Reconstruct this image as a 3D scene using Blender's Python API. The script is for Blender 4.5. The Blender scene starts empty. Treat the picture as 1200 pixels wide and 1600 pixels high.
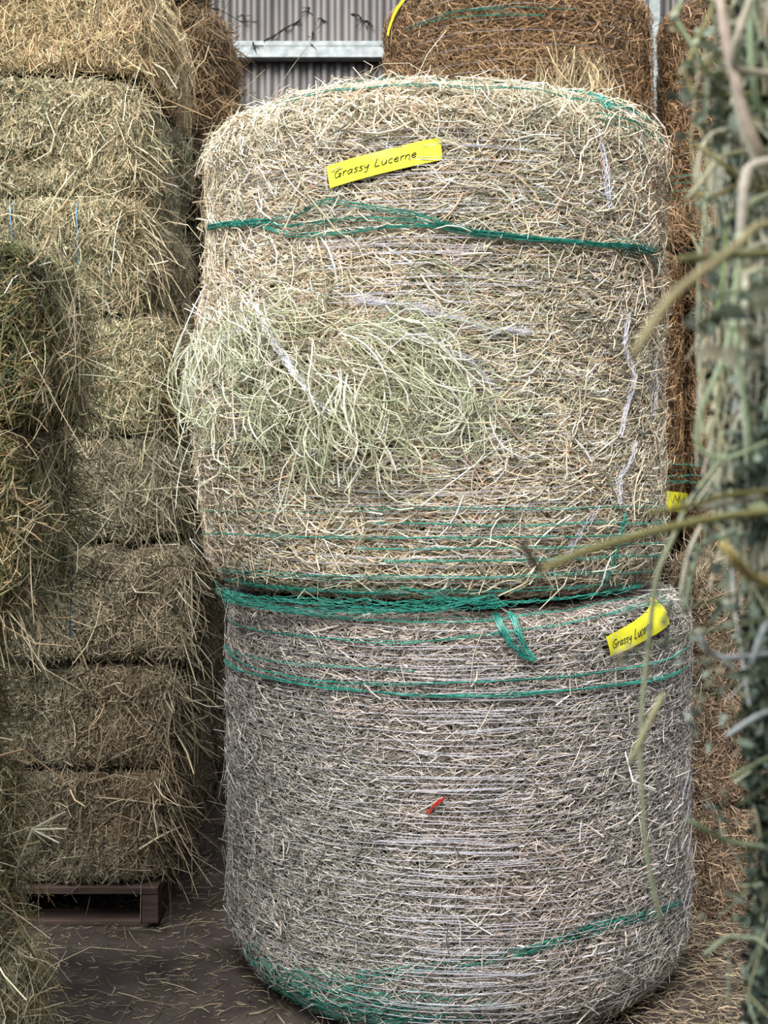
import bpy, math
import numpy as np

# ------------------------------------------------------------------ camera, sky, sun, exposure
FPX, EYE, HOR = 2000.0, 1.50, 680.0      # focal length, eye height, horizon row
scene = bpy.context.scene
COL = scene.collection
cam_d = bpy.data.cameras.new('camera')
cam = bpy.data.objects.new('camera', cam_d)
COL.objects.link(cam)
cam.location = (0, 0, EYE)
cam.rotation_euler = (math.pi / 2, 0, 0)
cam_d.sensor_width = 36.0
cam_d.lens = 36.0 * FPX / 1600.0
cam_d.shift_y = (HOR - 800.0) / 1600.0
cam_d.clip_start = 0.02
cam_d.dof.use_dof = True
cam_d.dof.focus_distance = 3.2
cam_d.dof.aperture_fstop = 8.5
scene.camera = cam

world = bpy.data.worlds.new('overcast_sky')
scene.world = world
world.use_nodes = True
bgn = world.node_tree.nodes['Background']
bgn.inputs[0].default_value = (0.86, 0.94, 1.0, 1)
bgn.inputs[1].default_value = 0.95

sun_d = bpy.data.lights.new('sun', 'SUN')
sun_d.energy = 5.0
sun_d.angle = math.radians(42)
sun_d.color = (1.0, 0.965, 0.90)
sun = bpy.data.objects.new('sun', sun_d)
COL.objects.link(sun)
sun.rotation_euler = (math.radians(46), 0, math.radians(-18))

vs = scene.view_settings
vs.view_transform = 'Standard'
vs.look = 'None'
vs.gamma = 1.0
vs.exposure = 0.62

# ------------------------------------------------------------------ helpers
def lin(c):
    c = np.asarray(c, float) / 255.0
    return np.where(c <= 0.04045, c / 12.92, ((c + 0.055) / 1.055) ** 2.4)

def norm(v):
    return v / np.maximum(np.linalg.norm(v, axis=-1, keepdims=True), 1e-9)

class Noise:
    """smooth 3D noise from a few random sine waves"""
    def __init__(self, seed, freq, n=14):
        r = np.random.default_rng(seed)
        self.k = norm(r.normal(size=(n, 3))) * freq * r.uniform(.6, 1.9, (n, 1))
        self.p = r.uniform(0, 6.283, n)
    def __call__(self, P):
        return np.sin(P @ self.k.T + self.p).sum(-1) / math.sqrt(len(self.p)) * 0.9

PATCH = Noise(3, 5.5)

class MB:
    """collects quads (with a colour per vertex and a material slot) for ONE mesh object"""
    def __init__(self):
        self.V, self.F, self.C, self.M, self.n = [], [], [], [], 0
    def add(self, V, F, C, slot=0):
        V = np.asarray(V, np.float32).reshape(-1, 3)
        F = np.asarray(F, np.int32).reshape(-1, 4)
        C = np.asarray(C, np.float32)
        if C.ndim == 1:
            C = np.tile(C[:3], (len(V), 1))
        self.V.append(V); self.F.append(F + self.n); self.C.append(C[:, :3])
        self.M.append(np.full(len(F), slot, np.int32)); self.n += len(V)
    def mesh(self, name, mats, smooth=False):
        V = np.concatenate(self.V); F = np.concatenate(self.F); C = np.concatenate(self.C); M = np.concatenate(self.M)
        me = bpy.data.meshes.new(name)
        me.vertices.add(len(V)); me.vertices.foreach_set('co', V.ravel())
        me.loops.add(len(F) * 4); me.loops.foreach_set('vertex_index', F.ravel())
        me.polygons.add(len(F))
        me.polygons.foreach_set('loop_start', np.arange(0, len(F) * 4, 4, dtype=np.int32))
        me.polygons.foreach_set('loop_total', np.full(len(F), 4, np.int32))
        me.polygons.foreach_set('material_index', M)
        me.polygons.foreach_set('use_smooth', np.full(len(F), smooth, bool))
        at = me.attributes.new('tint', 'FLOAT_COLOR', 'POINT')
        at.data.foreach_set('color', np.concatenate([C, np.ones((len(C), 1), np.float32)], 1).ravel())
        for m in mats:
            me.materials.append(m)
        me.update(calc_edges=True)
        return me
    def build(self, name, mats, parent=None, smooth=False):
        o = bpy.data.objects.new(name, self.mesh(name, mats, smooth))
        COL.objects.link(o)
        if parent is not None:
            o.parent = parent
        return o

def tag(o, label=None, cat=None, group=None, kind=None):
    if label: o['label'] = label
    if cat: o['category'] = cat
    if group: o['group'] = group
    if kind: o['kind'] = kind
    return o

def empty(name, label, cat, group=None):
    o = bpy.data.objects.new(name, None)
    COL.objects.link(o)
    o.empty_display_size = 0.1
    return tag(o, label, cat, group)

def pix(px, py, d):
    """a point seen at photo pixel (px, py) at distance d along the view axis"""
    return np.array([(px - 600) / FPX * d, d, EYE + (HOR - py) / FPX * d])

# ------------------------------------------------------------------ materials
def new_mat(name):
    m = bpy.data.materials.new(name)
    m.use_nodes = True
    nt = m.node_tree
    return m, nt, nt.nodes['Principled BSDF']

def straw_mat(name, rough=.55, spec=.35, trans=0.0):
    """dry stalks: each stalk carries its own colour, plus fine streaks"""
    m, nt, b = new_mat(name)
    a = nt.nodes.new('ShaderNodeAttribute'); a.attribute_name = 'tint'
    n = nt.nodes.new('ShaderNodeTexNoise'); n.inputs['Scale'].default_value = 160
    geo = nt.nodes.new('ShaderNodeTexCoord')
    nt.links.new(geo.outputs['Object'], n.inputs['Vector'])
    mr = nt.nodes.new('ShaderNodeMapRange')
    mr.inputs['To Min'].default_value = .72; mr.inputs['To Max'].default_value = 1.22
    nt.links.new(n.outputs['Fac'], mr.inputs['Value'])
    mul = nt.nodes.new('ShaderNodeVectorMath'); mul.operation = 'SCALE'
    nt.links.new(a.outputs['Color'], mul.inputs[0]); nt.links.new(mr.outputs['Result'], mul.inputs['Scale'])
    nt.links.new(mul.outputs['Vector'], b.inputs['Base Color'])
    b.inputs['Roughness'].default_value = rough
    b.inputs['Specular IOR Level'].default_value = spec
    return m

def body_mat(name):
    """packed hay under the loose stalks: streaky noise"""
    m, nt, b = new_mat(name)
    a = nt.nodes.new('ShaderNodeAttribute'); a.attribute_name = 'tint'
    tc = nt.nodes.new('ShaderNodeTexCoord')
    n1 = nt.nodes.new('ShaderNodeTexNoise'); n1.inputs['Scale'].default_value = 95; n1.inputs['Detail'].default_value = 6
    n1.inputs['Distortion'].default_value = 1.5
    nt.links.new(tc.outputs['Object'], n1.inputs['Vector'])
    mr = nt.nodes.new('ShaderNodeMapRange')
    mr.inputs['From Min'].default_value = .3; mr.inputs['From Max'].default_value = .7
    mr.inputs['To Min'].default_value = .35; mr.inputs['To Max'].default_value = 1.3
    nt.links.new(n1.outputs['Fac'], mr.inputs['Value'])
    mul = nt.nodes.new('ShaderNodeVectorMath'); mul.operation = 'SCALE'
    nt.links.new(a.outputs['Color'], mul.inputs[0]); nt.links.new(mr.outputs['Result'], mul.inputs['Scale'])
    nt.links.new(mul.outputs['Vector'], b.inputs['Base Color'])
    bp = nt.nodes.new('ShaderNodeBump'); bp.inputs['Strength'].default_value = .9; bp.inputs['Distance'].default_value = .006
    nt.links.new(n1.outputs['Fac'], bp.inputs['Height']); nt.links.new(bp.outputs['Normal'], b.inputs['Normal'])
    b.inputs['Roughness'].default_value = .85
    return m

def noisy_mat(name, c1, c2, scale=20, rough=.6, metal=0.0, spec=.4, bump=0.0, stretch=(1, 1, 1), detail=6):
    m, nt, b = new_mat(name)
    tc = nt.nodes.new('ShaderNodeTexCoord'); mp = nt.nodes.new('ShaderNodeMapping')
    mp.inputs['Scale'].default_value = stretch
    nt.links.new(tc.outputs['Object'], mp.inputs['Vector'])
    n = nt.nodes.new('ShaderNodeTexNoise'); n.inputs['Scale'].default_value = scale; n.inputs['Detail'].default_value = detail
    nt.links.new(mp.outputs['Vector'], n.inputs['Vector'])
    r = nt.nodes.new('ShaderNodeValToRGB')
    r.color_ramp.elements[0].position = .32; r.color_ramp.elements[1].position = .68
    r.color_ramp.elements[0].color = (*lin(c1), 1); r.color_ramp.elements[1].color = (*lin(c2), 1)
    nt.links.new(n.outputs['Fac'], r.inputs['Fac']); nt.links.new(r.outputs['Color'], b.inputs['Base Color'])
    b.inputs['Roughness'].default_value = rough; b.inputs['Metallic'].default_value = metal
    b.inputs['Specular IOR Level'].default_value = spec
    if bump:
        bp = nt.nodes.new('ShaderNodeBump'); bp.inputs['Strength'].default_value = bump; bp.inputs['Distance'].default_value = .004
        nt.links.new(n.outputs['Fac'], bp.inputs['Height']); nt.links.new(bp.outputs['Normal'], b.inputs['Normal'])
    return m

M_STRAW = straw_mat('dry_stalks')
M_LEAF = straw_mat('dry_leaves', .75, .2)
M_BODY = body_mat('packed_hay')  # tinted darker than the stalks, as shade in the gaps between them
M_NETW = noisy_mat('clear_white_net', (186, 185, 198), (214, 213, 228), 60, .22, .15, spec=1.0)
M_NETG = noisy_mat('green_net', (14, 112, 100), (66, 166, 150), 60, .4, spec=.6)
M_LOOSE_GLINT = noisy_mat('white_net_and_glint', (200, 200, 216), (232, 232, 244), 60, .35, spec=.7)
M_TWINE = noisy_mat('blue_twine', (96, 150, 205), (140, 190, 228), 90, .6)
M_RED = noisy_mat('red_twine', (165, 30, 25), (205, 60, 50), 90, .6)
M_TAPE = noisy_mat('yellow_tape', (214, 210, 40), (230, 228, 70), 14, .4, spec=.5, bump=.5)
M_INK = noisy_mat('black_ink', (24, 26, 30), (40, 40, 44), 40, .6)
M_SHEET = noisy_mat('zinc_sheet', (100, 96, 95), (128, 124, 123), 5, .42, .25, .5, stretch=(1, 1, .35))
M_PURLIN = noisy_mat('galvanised_purlin', (124, 132, 134), (164, 170, 172), 22, .5, .3, .4)
M_COBWEB = noisy_mat('dusty_cobweb', (38, 34, 30), (66, 60, 54), 30, .95)
M_FLOOR = noisy_mat('dusty_concrete', (60, 53, 50), (100, 89, 85), 6, .9, 0, .2, .6, detail=10)
M_WOOD = noisy_mat('weathered_pallet_wood', (62, 50, 46), (100, 84, 78), 18, .85, 0, .2, .5, stretch=(.25, 1, 3))
M_ROOF = noisy_mat('roof_sheet', (120, 118, 116), (150, 148, 146), 6, .6, .2)

# ------------------------------------------------------------------ hay builders
def straws(mb, P, N, T, L, W, rng, pal, slot=1, bend=.15, tilt=.12, lift=.004, segs=2, jit=.26, droop=0.0, dark=None, depth=.010):
    """three-sided bent stalks lying on a surface: positions P, normals N, directions T"""
    n = len(P)
    if n == 0: return
    L = np.broadcast_to(L, (n,)); W = np.broadcast_to(W, (n,))
    S = norm(np.cross(N, T))
    tl = rng.normal(0, 1, n) * tilt
    D = norm(T + N * tl[:, None])
    U = norm(np.cross(D, S)) * -1.0
    U = np.where((U * N).sum(1, keepdims=True) < 0, -U, U)
    cs = rng.normal(0, bend, n); cu = rng.normal(-bend * .3, bend * .6, n)
    kink = rng.random(n) * .5 + .25
    rings = []
    lf = np.abs(rng.normal(0, lift, n)) + np.abs(tl) * L * .35 - rng.random(n) * depth
    for k in range(segs + 1):
        s = k / segs - .5
        w = W * (1.0 if 0 < k < segs else .75)
        a = (0.25 - s * s) * 4.0
        c = (P + D * (L * s)[:, None] + N * lf[:, None]
             + S * (cs * L * a * .5)[:, None] + U * (cu * L * a * .5)[:, None])
        if droop:
            c = c + np.array([0, 0, -1.0]) * (droop * L * (s + .5) ** 2)[:, None]
        rings.append(np.stack([c + S * (w * .5)[:, None], c + U * (w * .45)[:, None] , c - S * (w * .5)[:, None]], 1))
    V = np.stack(rings, 1)                                   # n, segs+1, 3, 3
    per = (segs + 1) * 3
    q = []
    for k in range(segs):
        a, b = k * 3, (k + 1) * 3
        for i in range(3):
            j = (i + 1) % 3
            q.append([a + i, a + j, b + j, b + i])
    F = (np.arange(n)[:, None, None] * per + np.array(q)[None]).reshape(-1, 4)
    pal = lin(np.array(pal))
    c = pal[rng.integers(0, len(pal), n)] * np.exp(rng.normal(0, jit, (n, 1)))
    h = PATCH(P)[:, None]                                   # hay comes in pinkish and greenish patches
    c = c * np.where(h > 0, 1 + h * np.array([.04, -.015, -.04]), 1 - h * np.array([-.025, .0, -.02]))
    if dark is not None:
        c = c * dark[:, None]
    mb.add(V.reshape(-1, 3), F, np.repeat(np.clip(c, 0, .92), per, 0), slot)

def leaves(mb, P, N, T, L, W, rng, pal, slot=2, jit=.2):
    n = len(P)
    L = np.broadcast_to(L, (n,)); W = np.broadcast_to(W, (n,))
    S = norm(np.cross(N, T)); l = L[:, None]; w = W[:, None]
    fold = rng.uniform(.1, .8, (n, 1)); curl = rng.normal(0, .25, (n, 1))
    b = P; t = P + T * l + N * curl * l
    m1 = P + T * l * .35 + N * l * .06; m2 = P + T * l * .72 + N * (l * .06 + curl * l * .45)
    r1 = m1 + S * w * .5 + N * fold * w * .5; r2 = m2 + S * w * .42 + N * fold * w * .4
    l1 = m1 - S * w * .5 + N * fold * w * .5; l2 = m2 - S * w * .42 + N * fold * w * .4
    V = np.stack([b, r1, r2, t, l2, l1, m1, m2], 1)
    q = np.array([[0, 1, 2, 7], [0, 7, 4, 5], [7, 2, 3, 3], [7, 3, 3, 4]])
    q = np.array([[0, 1, 2, 6], [6, 2, 3, 7], [0, 6, 4, 5], [6, 7, 3, 4]])
    F = (np.arange(n)[:, None, None] * 8 + q[None]).reshape(-1, 4)
    pal = lin(np.array(pal))
    c = pal[rng.integers(0, len(pal), n)] * np.exp(rng.normal(0, jit, (n, 1)))
    mb.add(V.reshape(-1, 3), F, np.repeat(np.clip(c, 0, .9), 8, 0), slot)

def smooth_path(pts, per=6):
    pts = np.asarray(pts, float)
    if len(pts) < 3: 
        t = np.linspace(0, 1, per + 1)[:, None]
        return pts[0] * (1 - t) + pts[-1] * t
    P = np.vstack([2 * pts[0] - pts[1], pts, 2 * pts[-1] - pts[-2]])
    out = []
    t = np.linspace(0, 1, per, endpoint=False)[:, None]
    for i in range(1, len(P) - 2):
        p0, p1, p2, p3 = P[i - 1], P[i], P[i + 1], P[i + 2]
        out.append(.5 * (2 * p1 + (p2 - p0) * t + (2 * p0 - 5 * p1 + 4 * p2 - p3) * t * t + (3 * p1 - p0 - 3 * p2 + p3) * t ** 3))
    out.append(P[-2:-1])
    return np.vstack(out)

def tube(mb, path, r, col=(.5, .5, .5), sides=6, slot=0, closed=False, cap=True):
    path = np.asarray(path, float); n = len(path)
    r = np.broadcast_to(r, (n,))
    if closed:
        t = np.roll(path, -1, 0) - np.roll(path, 1, 0)
    else:
        t = np.gradient(path, axis=0)
    t = norm(t)
    ref = np.array([0.0, 0.0, 1.0]) if np.abs(t[:, 2]).mean() < .7 else np.array([0.31, .95, 0.0])
    s = norm(np.cross(t, ref)); u = np.cross(s, t)
    a = np.arange(sides) / sides * 2 * math.pi
    V = path[:, None] + r[:, None, None] * (np.cos(a)[None, :, None] * s[:, None] + np.sin(a)[None, :, None] * u[:, None])
    rows = n if closed else n - 1
    i = np.arange(rows)[:, None]; j = np.arange(sides)[None]
    i2 = (i + 1) % n; j2 = (j + 1) % sides
    F = np.stack([i * sides + j, i * sides + j2, i2 * sides + j2, i2 * sides + j], -1).reshape(-1, 4)
    V = V.reshape(-1, 3)
    if cap and not closed and sides >= 4:
        extra = []
        for base, flip in ((0, 1), ((n - 1) * sides, -1)):
            for k in range(1, sides - 2, 2):
                f = [base, base + k, base + k + 1, base + k + 2]
                extra.append(f[::-1] if flip > 0 else f)
        F = np.vstack([F, np.array(extra)])
    mb.add(V, F, np.asarray(col, float), slot)

def box(mb, lo, hi, col=(.5, .5, .5), slot=0, bevel=.003):
    lo = np.array(lo, float); hi = np.array(hi, float)
    V = []; F = []
    g = np.array([0, bevel, None, None], object)
    n = 4
    def axis(l, h): return np.array([l, l + bevel, h - bevel, h])
    ax = [axis(lo[i], hi[i]) for i in range(3)]
    for d in range(3):
        for side in (0, 1):
            u, v = (d + 1) % 3, (d + 2) % 3
            A, B = np.meshgrid(ax[u], ax[v], indexing='ij')
            p = np.zeros((4, 4, 3)); p[..., u] = A; p[..., v] = B; p[..., d] = hi[d] if side else lo[d]
            c = np.clip(p, lo + bevel, hi - bevel); e = p - c
            p = c + bevel * norm(e)
            base = len(V)
            V.extend(p.reshape(-1, 3))
            for i in range(3):
                for j in range(3):
                    f = [base + i * 4 + j, base + (i + 1) * 4 + j, base + (i + 1) * 4 + j + 1, base + i * 4 + j + 1]
                    F.append(f if side else f[::-1])
    mb.add(np.array(V), np.array(F), np.asarray(col, float), slot)

# ---- round bale standing on its flat end
class RoundBale:
    def __init__(self, cx, cy, z0, H, R, seed, top_r=.16, bot_r=.10, wob=.012, lean=(0, 0), bulge=()):
        self.c = np.array([cx, cy]); self.z0, self.H, self.R = z0, H, R
        self.tr, self.br, self.wob, self.lean, self.bulge = top_r, bot_r, wob, lean, bulge
        self.keep = []; self.n1 = Noise(seed, 7); self.n2 = Noise(seed + 50, 26)
        # profile by arc length: bottom rim, side, top rim, top disc with a slight dome
        a = np.linspace(-math.pi / 2, 0, 10)
        pr = [np.stack([R - bot_r + bot_r * np.cos(a), bot_r + bot_r * np.sin(a)], 1)]
        zz = np.linspace(bot_r, H - top_r - .03, 40)[1:-1]
        pr.append(np.stack([np.full_like(zz, R), zz], 1))
        b = np.linspace(0, math.pi / 2, 14)
        pr.append(np.stack([R - top_r + top_r * np.cos(b), H - .03 - top_r + top_r * np.sin(b)], 1))
        rr = np.linspace(R - top_r, 0.001, 14)[1:]
        pr.append(np.stack([rr, H - .03 + .03 * (1 - (rr / (R - top_r)) ** 2)], 1))
        self.pr = np.vstack(pr)
        d = np.linalg.norm(np.diff(self.pr, axis=0), axis=1)
        self.s = np.concatenate([[0], np.cumsum(d)]); self.S = self.s[-1]
        self.v_side = float(np.interp(H - top_r - .03, self.pr[:62, 1], self.s[:62]))
    def raw(self, th, v):
        r = np.interp(v, self.s, self.pr[:, 0]); z = np.interp(v, self.s, self.pr[:, 1])
        e = 1e-3
        dr = np.interp(v + e, self.s, self.pr[:, 0]) - np.interp(v - e, self.s, self.pr[:, 0])
        dz = np.interp(v + e, self.s, self.pr[:, 1]) - np.interp(v - e, self.s, self.pr[:, 1])
        q = np.stack([dz, -dr], -1); q = norm(q)
        P = np.stack([r * np.sin(th), -r * np.cos(th), z], -1)
        N = np.stack([q[..., 0] * np.sin(th), -q[..., 0] * np.cos(th), q[..., 1]], -1)
        return P, N
    def surf(self, th, v, off=0.0):
        """th = 0 faces the camera side (-y); returns world points and normals"""
        P, N = self.raw(th, v)
        d = self.wob * self.n1(P) + .45 * self.wob * self.n2(P)
        for (bt, bz, st, sz, amp) in self.bulge:
            d = d + amp * np.exp(-((th - bt) / st) ** 2 - ((P[..., 2] - bz) / sz) ** 2)
        zf = np.clip(P[..., 2] / .12, 0, 1)
        P = P + N * (d * zf + off)[..., None]
        P[..., 2] = np.maximum(P[..., 2], .002)
        x = P[..., 0] + self.c[0] + self.lean[0] * P[..., 2]
        y = P[..., 1] + self.c[1] + self.lean[1] * P[..., 2]
        return np.stack([x, y, P[..., 2] + self.z0], -1), N
    def zv(self, z):
        """profile coordinate for height z above the bale's base (side and rims)"""
        k = int(np.argmax(self.pr[:, 1] >= self.H - .031))
        return np.interp(z, self.pr[:k, 1], self.s[:k])
    def hit(self, px, py, R=None):
        """angle and height where the line of sight through a photo pixel meets the bale's side"""
        R = R or self.R
        dx, dz = (px - 600) / FPX, (HOR - py) / FPX
        z = self.z0 + self.H / 2
        cx = self.c[0] + self.lean[0] * self.H / 2; cy = self.c[1] + self.lean[1] * self.H / 2
        a = dx * dx + 1; b = -2 * (dx * cx + cy); c = cx * cx + cy * cy - R * R
        t = (-b - math.sqrt(max(b * b - 4 * a * c, 0))) / (2 * a)
        p = np.array([dx * t, t]) - np.array([cx, cy])
        return math.atan2(p[0], -p[1]), EYE + dz * t - self.z0
    def hits(self, pts):
        return np.array([self.hit(*p) for p in pts])
    def body(self, mb, col, nu=150, nv=70):
        th = np.linspace(-math.pi, math.pi, nu, endpoint=False); v = np.linspace(0, self.S, nv)
        A, B = np.meshgrid(th, v, indexing='ij')
        P, _ = self.surf(A, B, -.016)
        i = np.arange(nu)[:, None]; j = np.arange(nv - 1)[None]; i2 = (i + 1) % nu
        F = np.stack([i * nv + j, i2 * nv + j, i2 * nv + j + 1, i * nv + j + 1], -1).reshape(-1, 4)
        mb.add(P.reshape(-1, 3), F, lin(col), 0)
    def cover(self, mb, n, rng, pal, L, W, spread=.55, th_c=0.0, th_w=1.9, rear=.12, sticking=.035, vr=None, zone=None, **kw):
        # positions: uniform over the profile, thinner at the rear
        k = int(n * 2.2)
        th = np.where(rng.random(k) < 1 - rear, th_c + rng.uniform(-th_w, th_w, k), rng.uniform(-math.pi, math.pi, k))
        v = rng.uniform(*(vr or (0.05, self.S)), k)
        r = np.interp(v, self.s, self.pr[:, 0])
        keep = rng.random(k) < r / self.R
        th, v = th[keep][:n], v[keep][:n]
        if self.keep:
            z = np.interp(v, self.s, self.pr[:, 1])
            for q in self.keep:
                u = (th - q[0, 0]) / (q[1, 0] - q[0, 0])
                lo = q[0, 1] + u * (q[1, 1] - q[0, 1]); hi = q[3, 1] + u * (q[2, 1] - q[3, 1])
                m = ~((u > -.02) & (u < 1.01) & (z > lo - .006) & (z < hi + .006)) | (rng.random(len(th)) < .06)
                th, v, z = th[m], v[m], z[m]
        if zone is not None:
            m = zone(th, v); th, v = th[m], v[m]
        P, N = self.surf(th, v)
        E = np.stack([np.cos(th), np.sin(th), np.zeros_like(th)], -1); E = norm(E - N * (E * N).sum(-1, keepdims=True))
        B = np.cross(N, E)
        m = len(th)
        a = rng.normal(0, spread, m)
        wild = rng.random(m) < .25
        a[wild] = rng.uniform(-1.57, 1.57, wild.sum())
        a = a + np.where(rng.random(m) < .5, math.pi, 0)
        T = E * np.cos(a)[:, None] + B * np.sin(a)[:, None]
        ls = L * np.exp(rng.normal(0, .38, m)); ws = W * np.exp(rng.normal(0, .3, m))
        st = rng.random(m) < sticking
        straws(mb, P[~st], N[~st], T[~st], ls[~st], ws[~st], rng, pal, **kw)
        kw2 = dict(kw); kw2.update(tilt=.55, bend=.35)
        straws(mb, P[st], N[st], T[st], ls[st] * .8, ws[st] * .8, rng, pal, **kw2)
    def thread(self, mb, th, z, r, off=.008, col=(.5, .5, .5), sides=3, jz=0.0, rng=None):
        th = np.asarray(th, float); z = np.asarray(z, float)
        if jz and rng is not None:
            z = z + rng.normal(0, jz, len(z))
        P, N = self.surf(th, self.zv(np.clip(z, .004, self.H - .032)), off)
        tube(mb, P, r, col, sides, cap=False)
    def band(self, mb, pts, strands, width, rng, r=.0013, off=.016, lo=-1.9, hi=1.9, wav=.004):
        """a green band of several loosely parallel strands along photo-traced points on the side"""
        q = self.hits(pts)
        th = np.linspace(q[0, 0], q[-1, 0], 46)
        o = np.argsort(q[:, 0])
        for k in range(strands):
            z = np.interp(th, q[o, 0], q[o, 1])
            ph = rng.uniform(0, 6.28, 3)
            env = .35 + .65 * np.abs(np.sin(th * rng.uniform(1, 3) + ph[0]))
            z = z + rng.uniform(-width, width) * env + wav * np.sin(th * 9 + ph[1]) * rng.random() + rng.normal(0, wav * .18, len(th))
            self.thread(mb, th, z, r * rng.uniform(.7, 1.4), off + rng.uniform(-.002, .004))

def net_rings(bale, mb, rng, z0, z1, step, r, th0=-2.2, th1=2.2, off=.007, broken=.12):
    z = z0
    while z < z1:
        th = np.linspace(th0, th1, 110)
        ph = rng.uniform(0, 6.28, 2)
        zz = z + .004 * np.sin(th * 3 + ph[0]) + .002 * np.sin(th * 11 + ph[1]) + (th - th0) * .002
        o = off - .003 + .006 * np.exp(-((th - th0 - (th1 - th0) / 2) / .42) ** 2)  # rings stand out mid-front to mimic the net's glint there
        if rng.random() < broken:
            k = rng.integers(20, 90)
            for sl in (slice(0, k), slice(min(k + 12, 105), 110)):
                bale.thread(mb, th[sl], zz[sl], r, o[sl], sides=4)
        else:
            bale.thread(mb, th, zz, r, o, sides=4)
        z += step * rng.uniform(.75, 1.25)

# ---- square bale: a rounded, lumpy block
class SquareBale:
    def __init__(self, lo, hi, seed, rad=.05, wob=.012):
        self.lo, self.hi = np.array(lo, float), np.array(hi, float)
        self.r, self.wob = rad, wob
        self.n1 = Noise(seed, 9); self.n2 = Noise(seed + 70, 34)
        self.rng = np.random.default_rng(seed)
    def surf(self, p, off=0.0):
        c = np.clip(p, self.lo + self.r, self.hi - self.r)
        N = norm(p - c)
        q = c + self.r * N
        d = self.wob * self.n1(q) + .5 * self.wob * self.n2(q)
        d = np.where(N[:, 2] > .5, np.minimum(d, 0), d)
        d = np.where(N[:, 2] < -.5, np.minimum(d, 0), d)
        q = q + N * (d + off)[:, None]
        q[:, 2] = np.clip(q[:, 2], self.lo[2] + .001, self.hi[2])
        return q, N
    def face(self, d, side, n):
        u, v = (d + 1) % 3, (d + 2) % 3
        p = np.zeros((n, 3))
        p[:, u] = self.rng.uniform(self.lo[u], self.hi[u], n); p[:, v] = self.rng.uniform(self.lo[v], self.hi[v], n)
        p[:, d] = self.hi[d] if side else self.lo[d]
        return p
    def body(self, mb, col, n=22):
        for d in range(3):
            for side in (0, 1):
                u, v = (d + 1) % 3, (d + 2) % 3
                A, B = np.meshgrid(np.linspace(self.lo[u], self.hi[u], n), np.linspace(self.lo[v], self.hi[v], n), indexing='ij')
                p = np.zeros((n, n, 3)); p[..., u] = A; p[..., v] = B; p[..., d] = self.hi[d] if side else self.lo[d]
                q, _ = self.surf(p.reshape(-1, 3), -.014)
                i = np.arange(n - 1)[:, None]; j = np.arange(n - 1)[None]
                F = np.stack([i * n + j, (i + 1) * n + j, (i + 1) * n + j + 1, i * n + j + 1], -1).reshape(-1, 4)
                if not side: F = F[:, ::-1]
                mb.add(q, F, lin(col), 0)
    def cover(self, mb, faces, pal, L, W, axis=2, spread=.7, sticking=.06, wild=.35, **kw):
        """faces: list of (axis, side, count)"""
        rng = self.rng
        for d, side, n in faces:
            p = self.face(d, side, n)
            P, N = self.surf(p)
            ax = np.zeros(3); ax[axis if axis != d else (d + 1) % 3] = 1
            E = norm(ax - N * (N @ ax)[:, None] + 1e-6); B = np.cross(N, E)
            a = rng.normal(0, spread, n); w = rng.random(n) < wild
            a[w] = rng.uniform(0, 6.28, w.sum()); a += np.where(rng.random(n) < .5, math.pi, 0)
            T = E * np.cos(a)[:, None] + B * np.sin(a)[:, None]
            ls = L * np.exp(rng.normal(0, .5, n)); ws = W * np.exp(rng.normal(0, .35, n))
            st = rng.random(n) < sticking
            straws(mb, P[~st], N[~st], T[~st], ls[~st], ws[~st], rng, pal, **kw)
            k2 = dict(kw); k2.update(tilt=.6, bend=.4)
            straws(mb, P[st], N[st], T[st], ls[st] * 1.1, ws[st] * .9, rng, pal, **k2)
    def edge_tufts(self, mb, n, pal, L, W, y=None, x=None, lowz=0.0, highz=1.0, out=(1, -.6, -.8)):
        """long stalks hanging from the front right corner"""
        rng = self.rng
        p = np.zeros((n, 3))
        p[:, 0] = self.hi[0] if x is None else x
        p[:, 0] -= rng.uniform(0, .05, n)
        p[:, 1] = self.lo[1] + np.abs(rng.normal(0, .06, n))
        p[:, 2] = self.lo[2] + (self.hi[2] - self.lo[2]) * rng.uniform(lowz, highz, n)
        P, N = self.surf(p)
        T = norm(np.array(out)[None] * rng.uniform(0, 1.2, (n, 3)) + rng.normal(0, .55, (n, 3)))
        N2 = norm(N + rng.normal(0, .1, (n, 3)))
        N2 = norm(N2 - T * (N2 * T).sum(1, keepdims=True))
        ls = L * np.exp(rng.normal(0, .4, n))
        straws(mb, P + T * (ls * .35)[:, None], N2, T, ls, W * np.exp(rng.normal(0, .25, n)), rng, pal, bend=.4, tilt=.05, segs=3, droop=.35)

HAY = [M_BODY, M_STRAW, M_LEAF]

# ------------------------------------------------------------------ the setting
mb = MB(); box(mb, (-6, -4, -.12), (6, 8, 0)); floor = mb.build('floor', [M_FLOOR]); tag(floor, kind='structure')

WALL_Y = 7.05
def corrugated(name, x0, x1, z0, z1, y, pitch, amp, mat, roof=False):
    n = int((x1 - x0) / pitch * 12)
    x = np.linspace(x0, x1, n); ph = x / pitch * 2 * math.pi
    d = amp * np.sin(ph) + amp * .18 * np.sin(3 * ph)
    m = MB()
    zz = np.linspace(z0, z1, 3)
    for s, off in ((1, 0.0), (-1, .003)):
        V = np.array([[a, y + b + off, z] for z in zz for a, b in zip(x, d)]) if not roof else np.array([[a, z, y + b + off] for z in zz for a, b in zip(x, d)])
        i = np.arange(2)[:, None]; j = np.arange(n - 1)[None]
        F = np.stack([i * n + j, i * n + j + 1, (i + 1) * n + j + 1, (i + 1) * n + j], -1).reshape(-1, 4)
        m.add(V, F if s > 0 else F[:, ::-1], (.5, .5, .5))
    return m.build(name, [mat], smooth=True)
w = corrugated('wall_back', -5, 5, 0, 4.6, WALL_Y, .077, .012, M_SHEET); tag(w, kind='structure')
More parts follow.
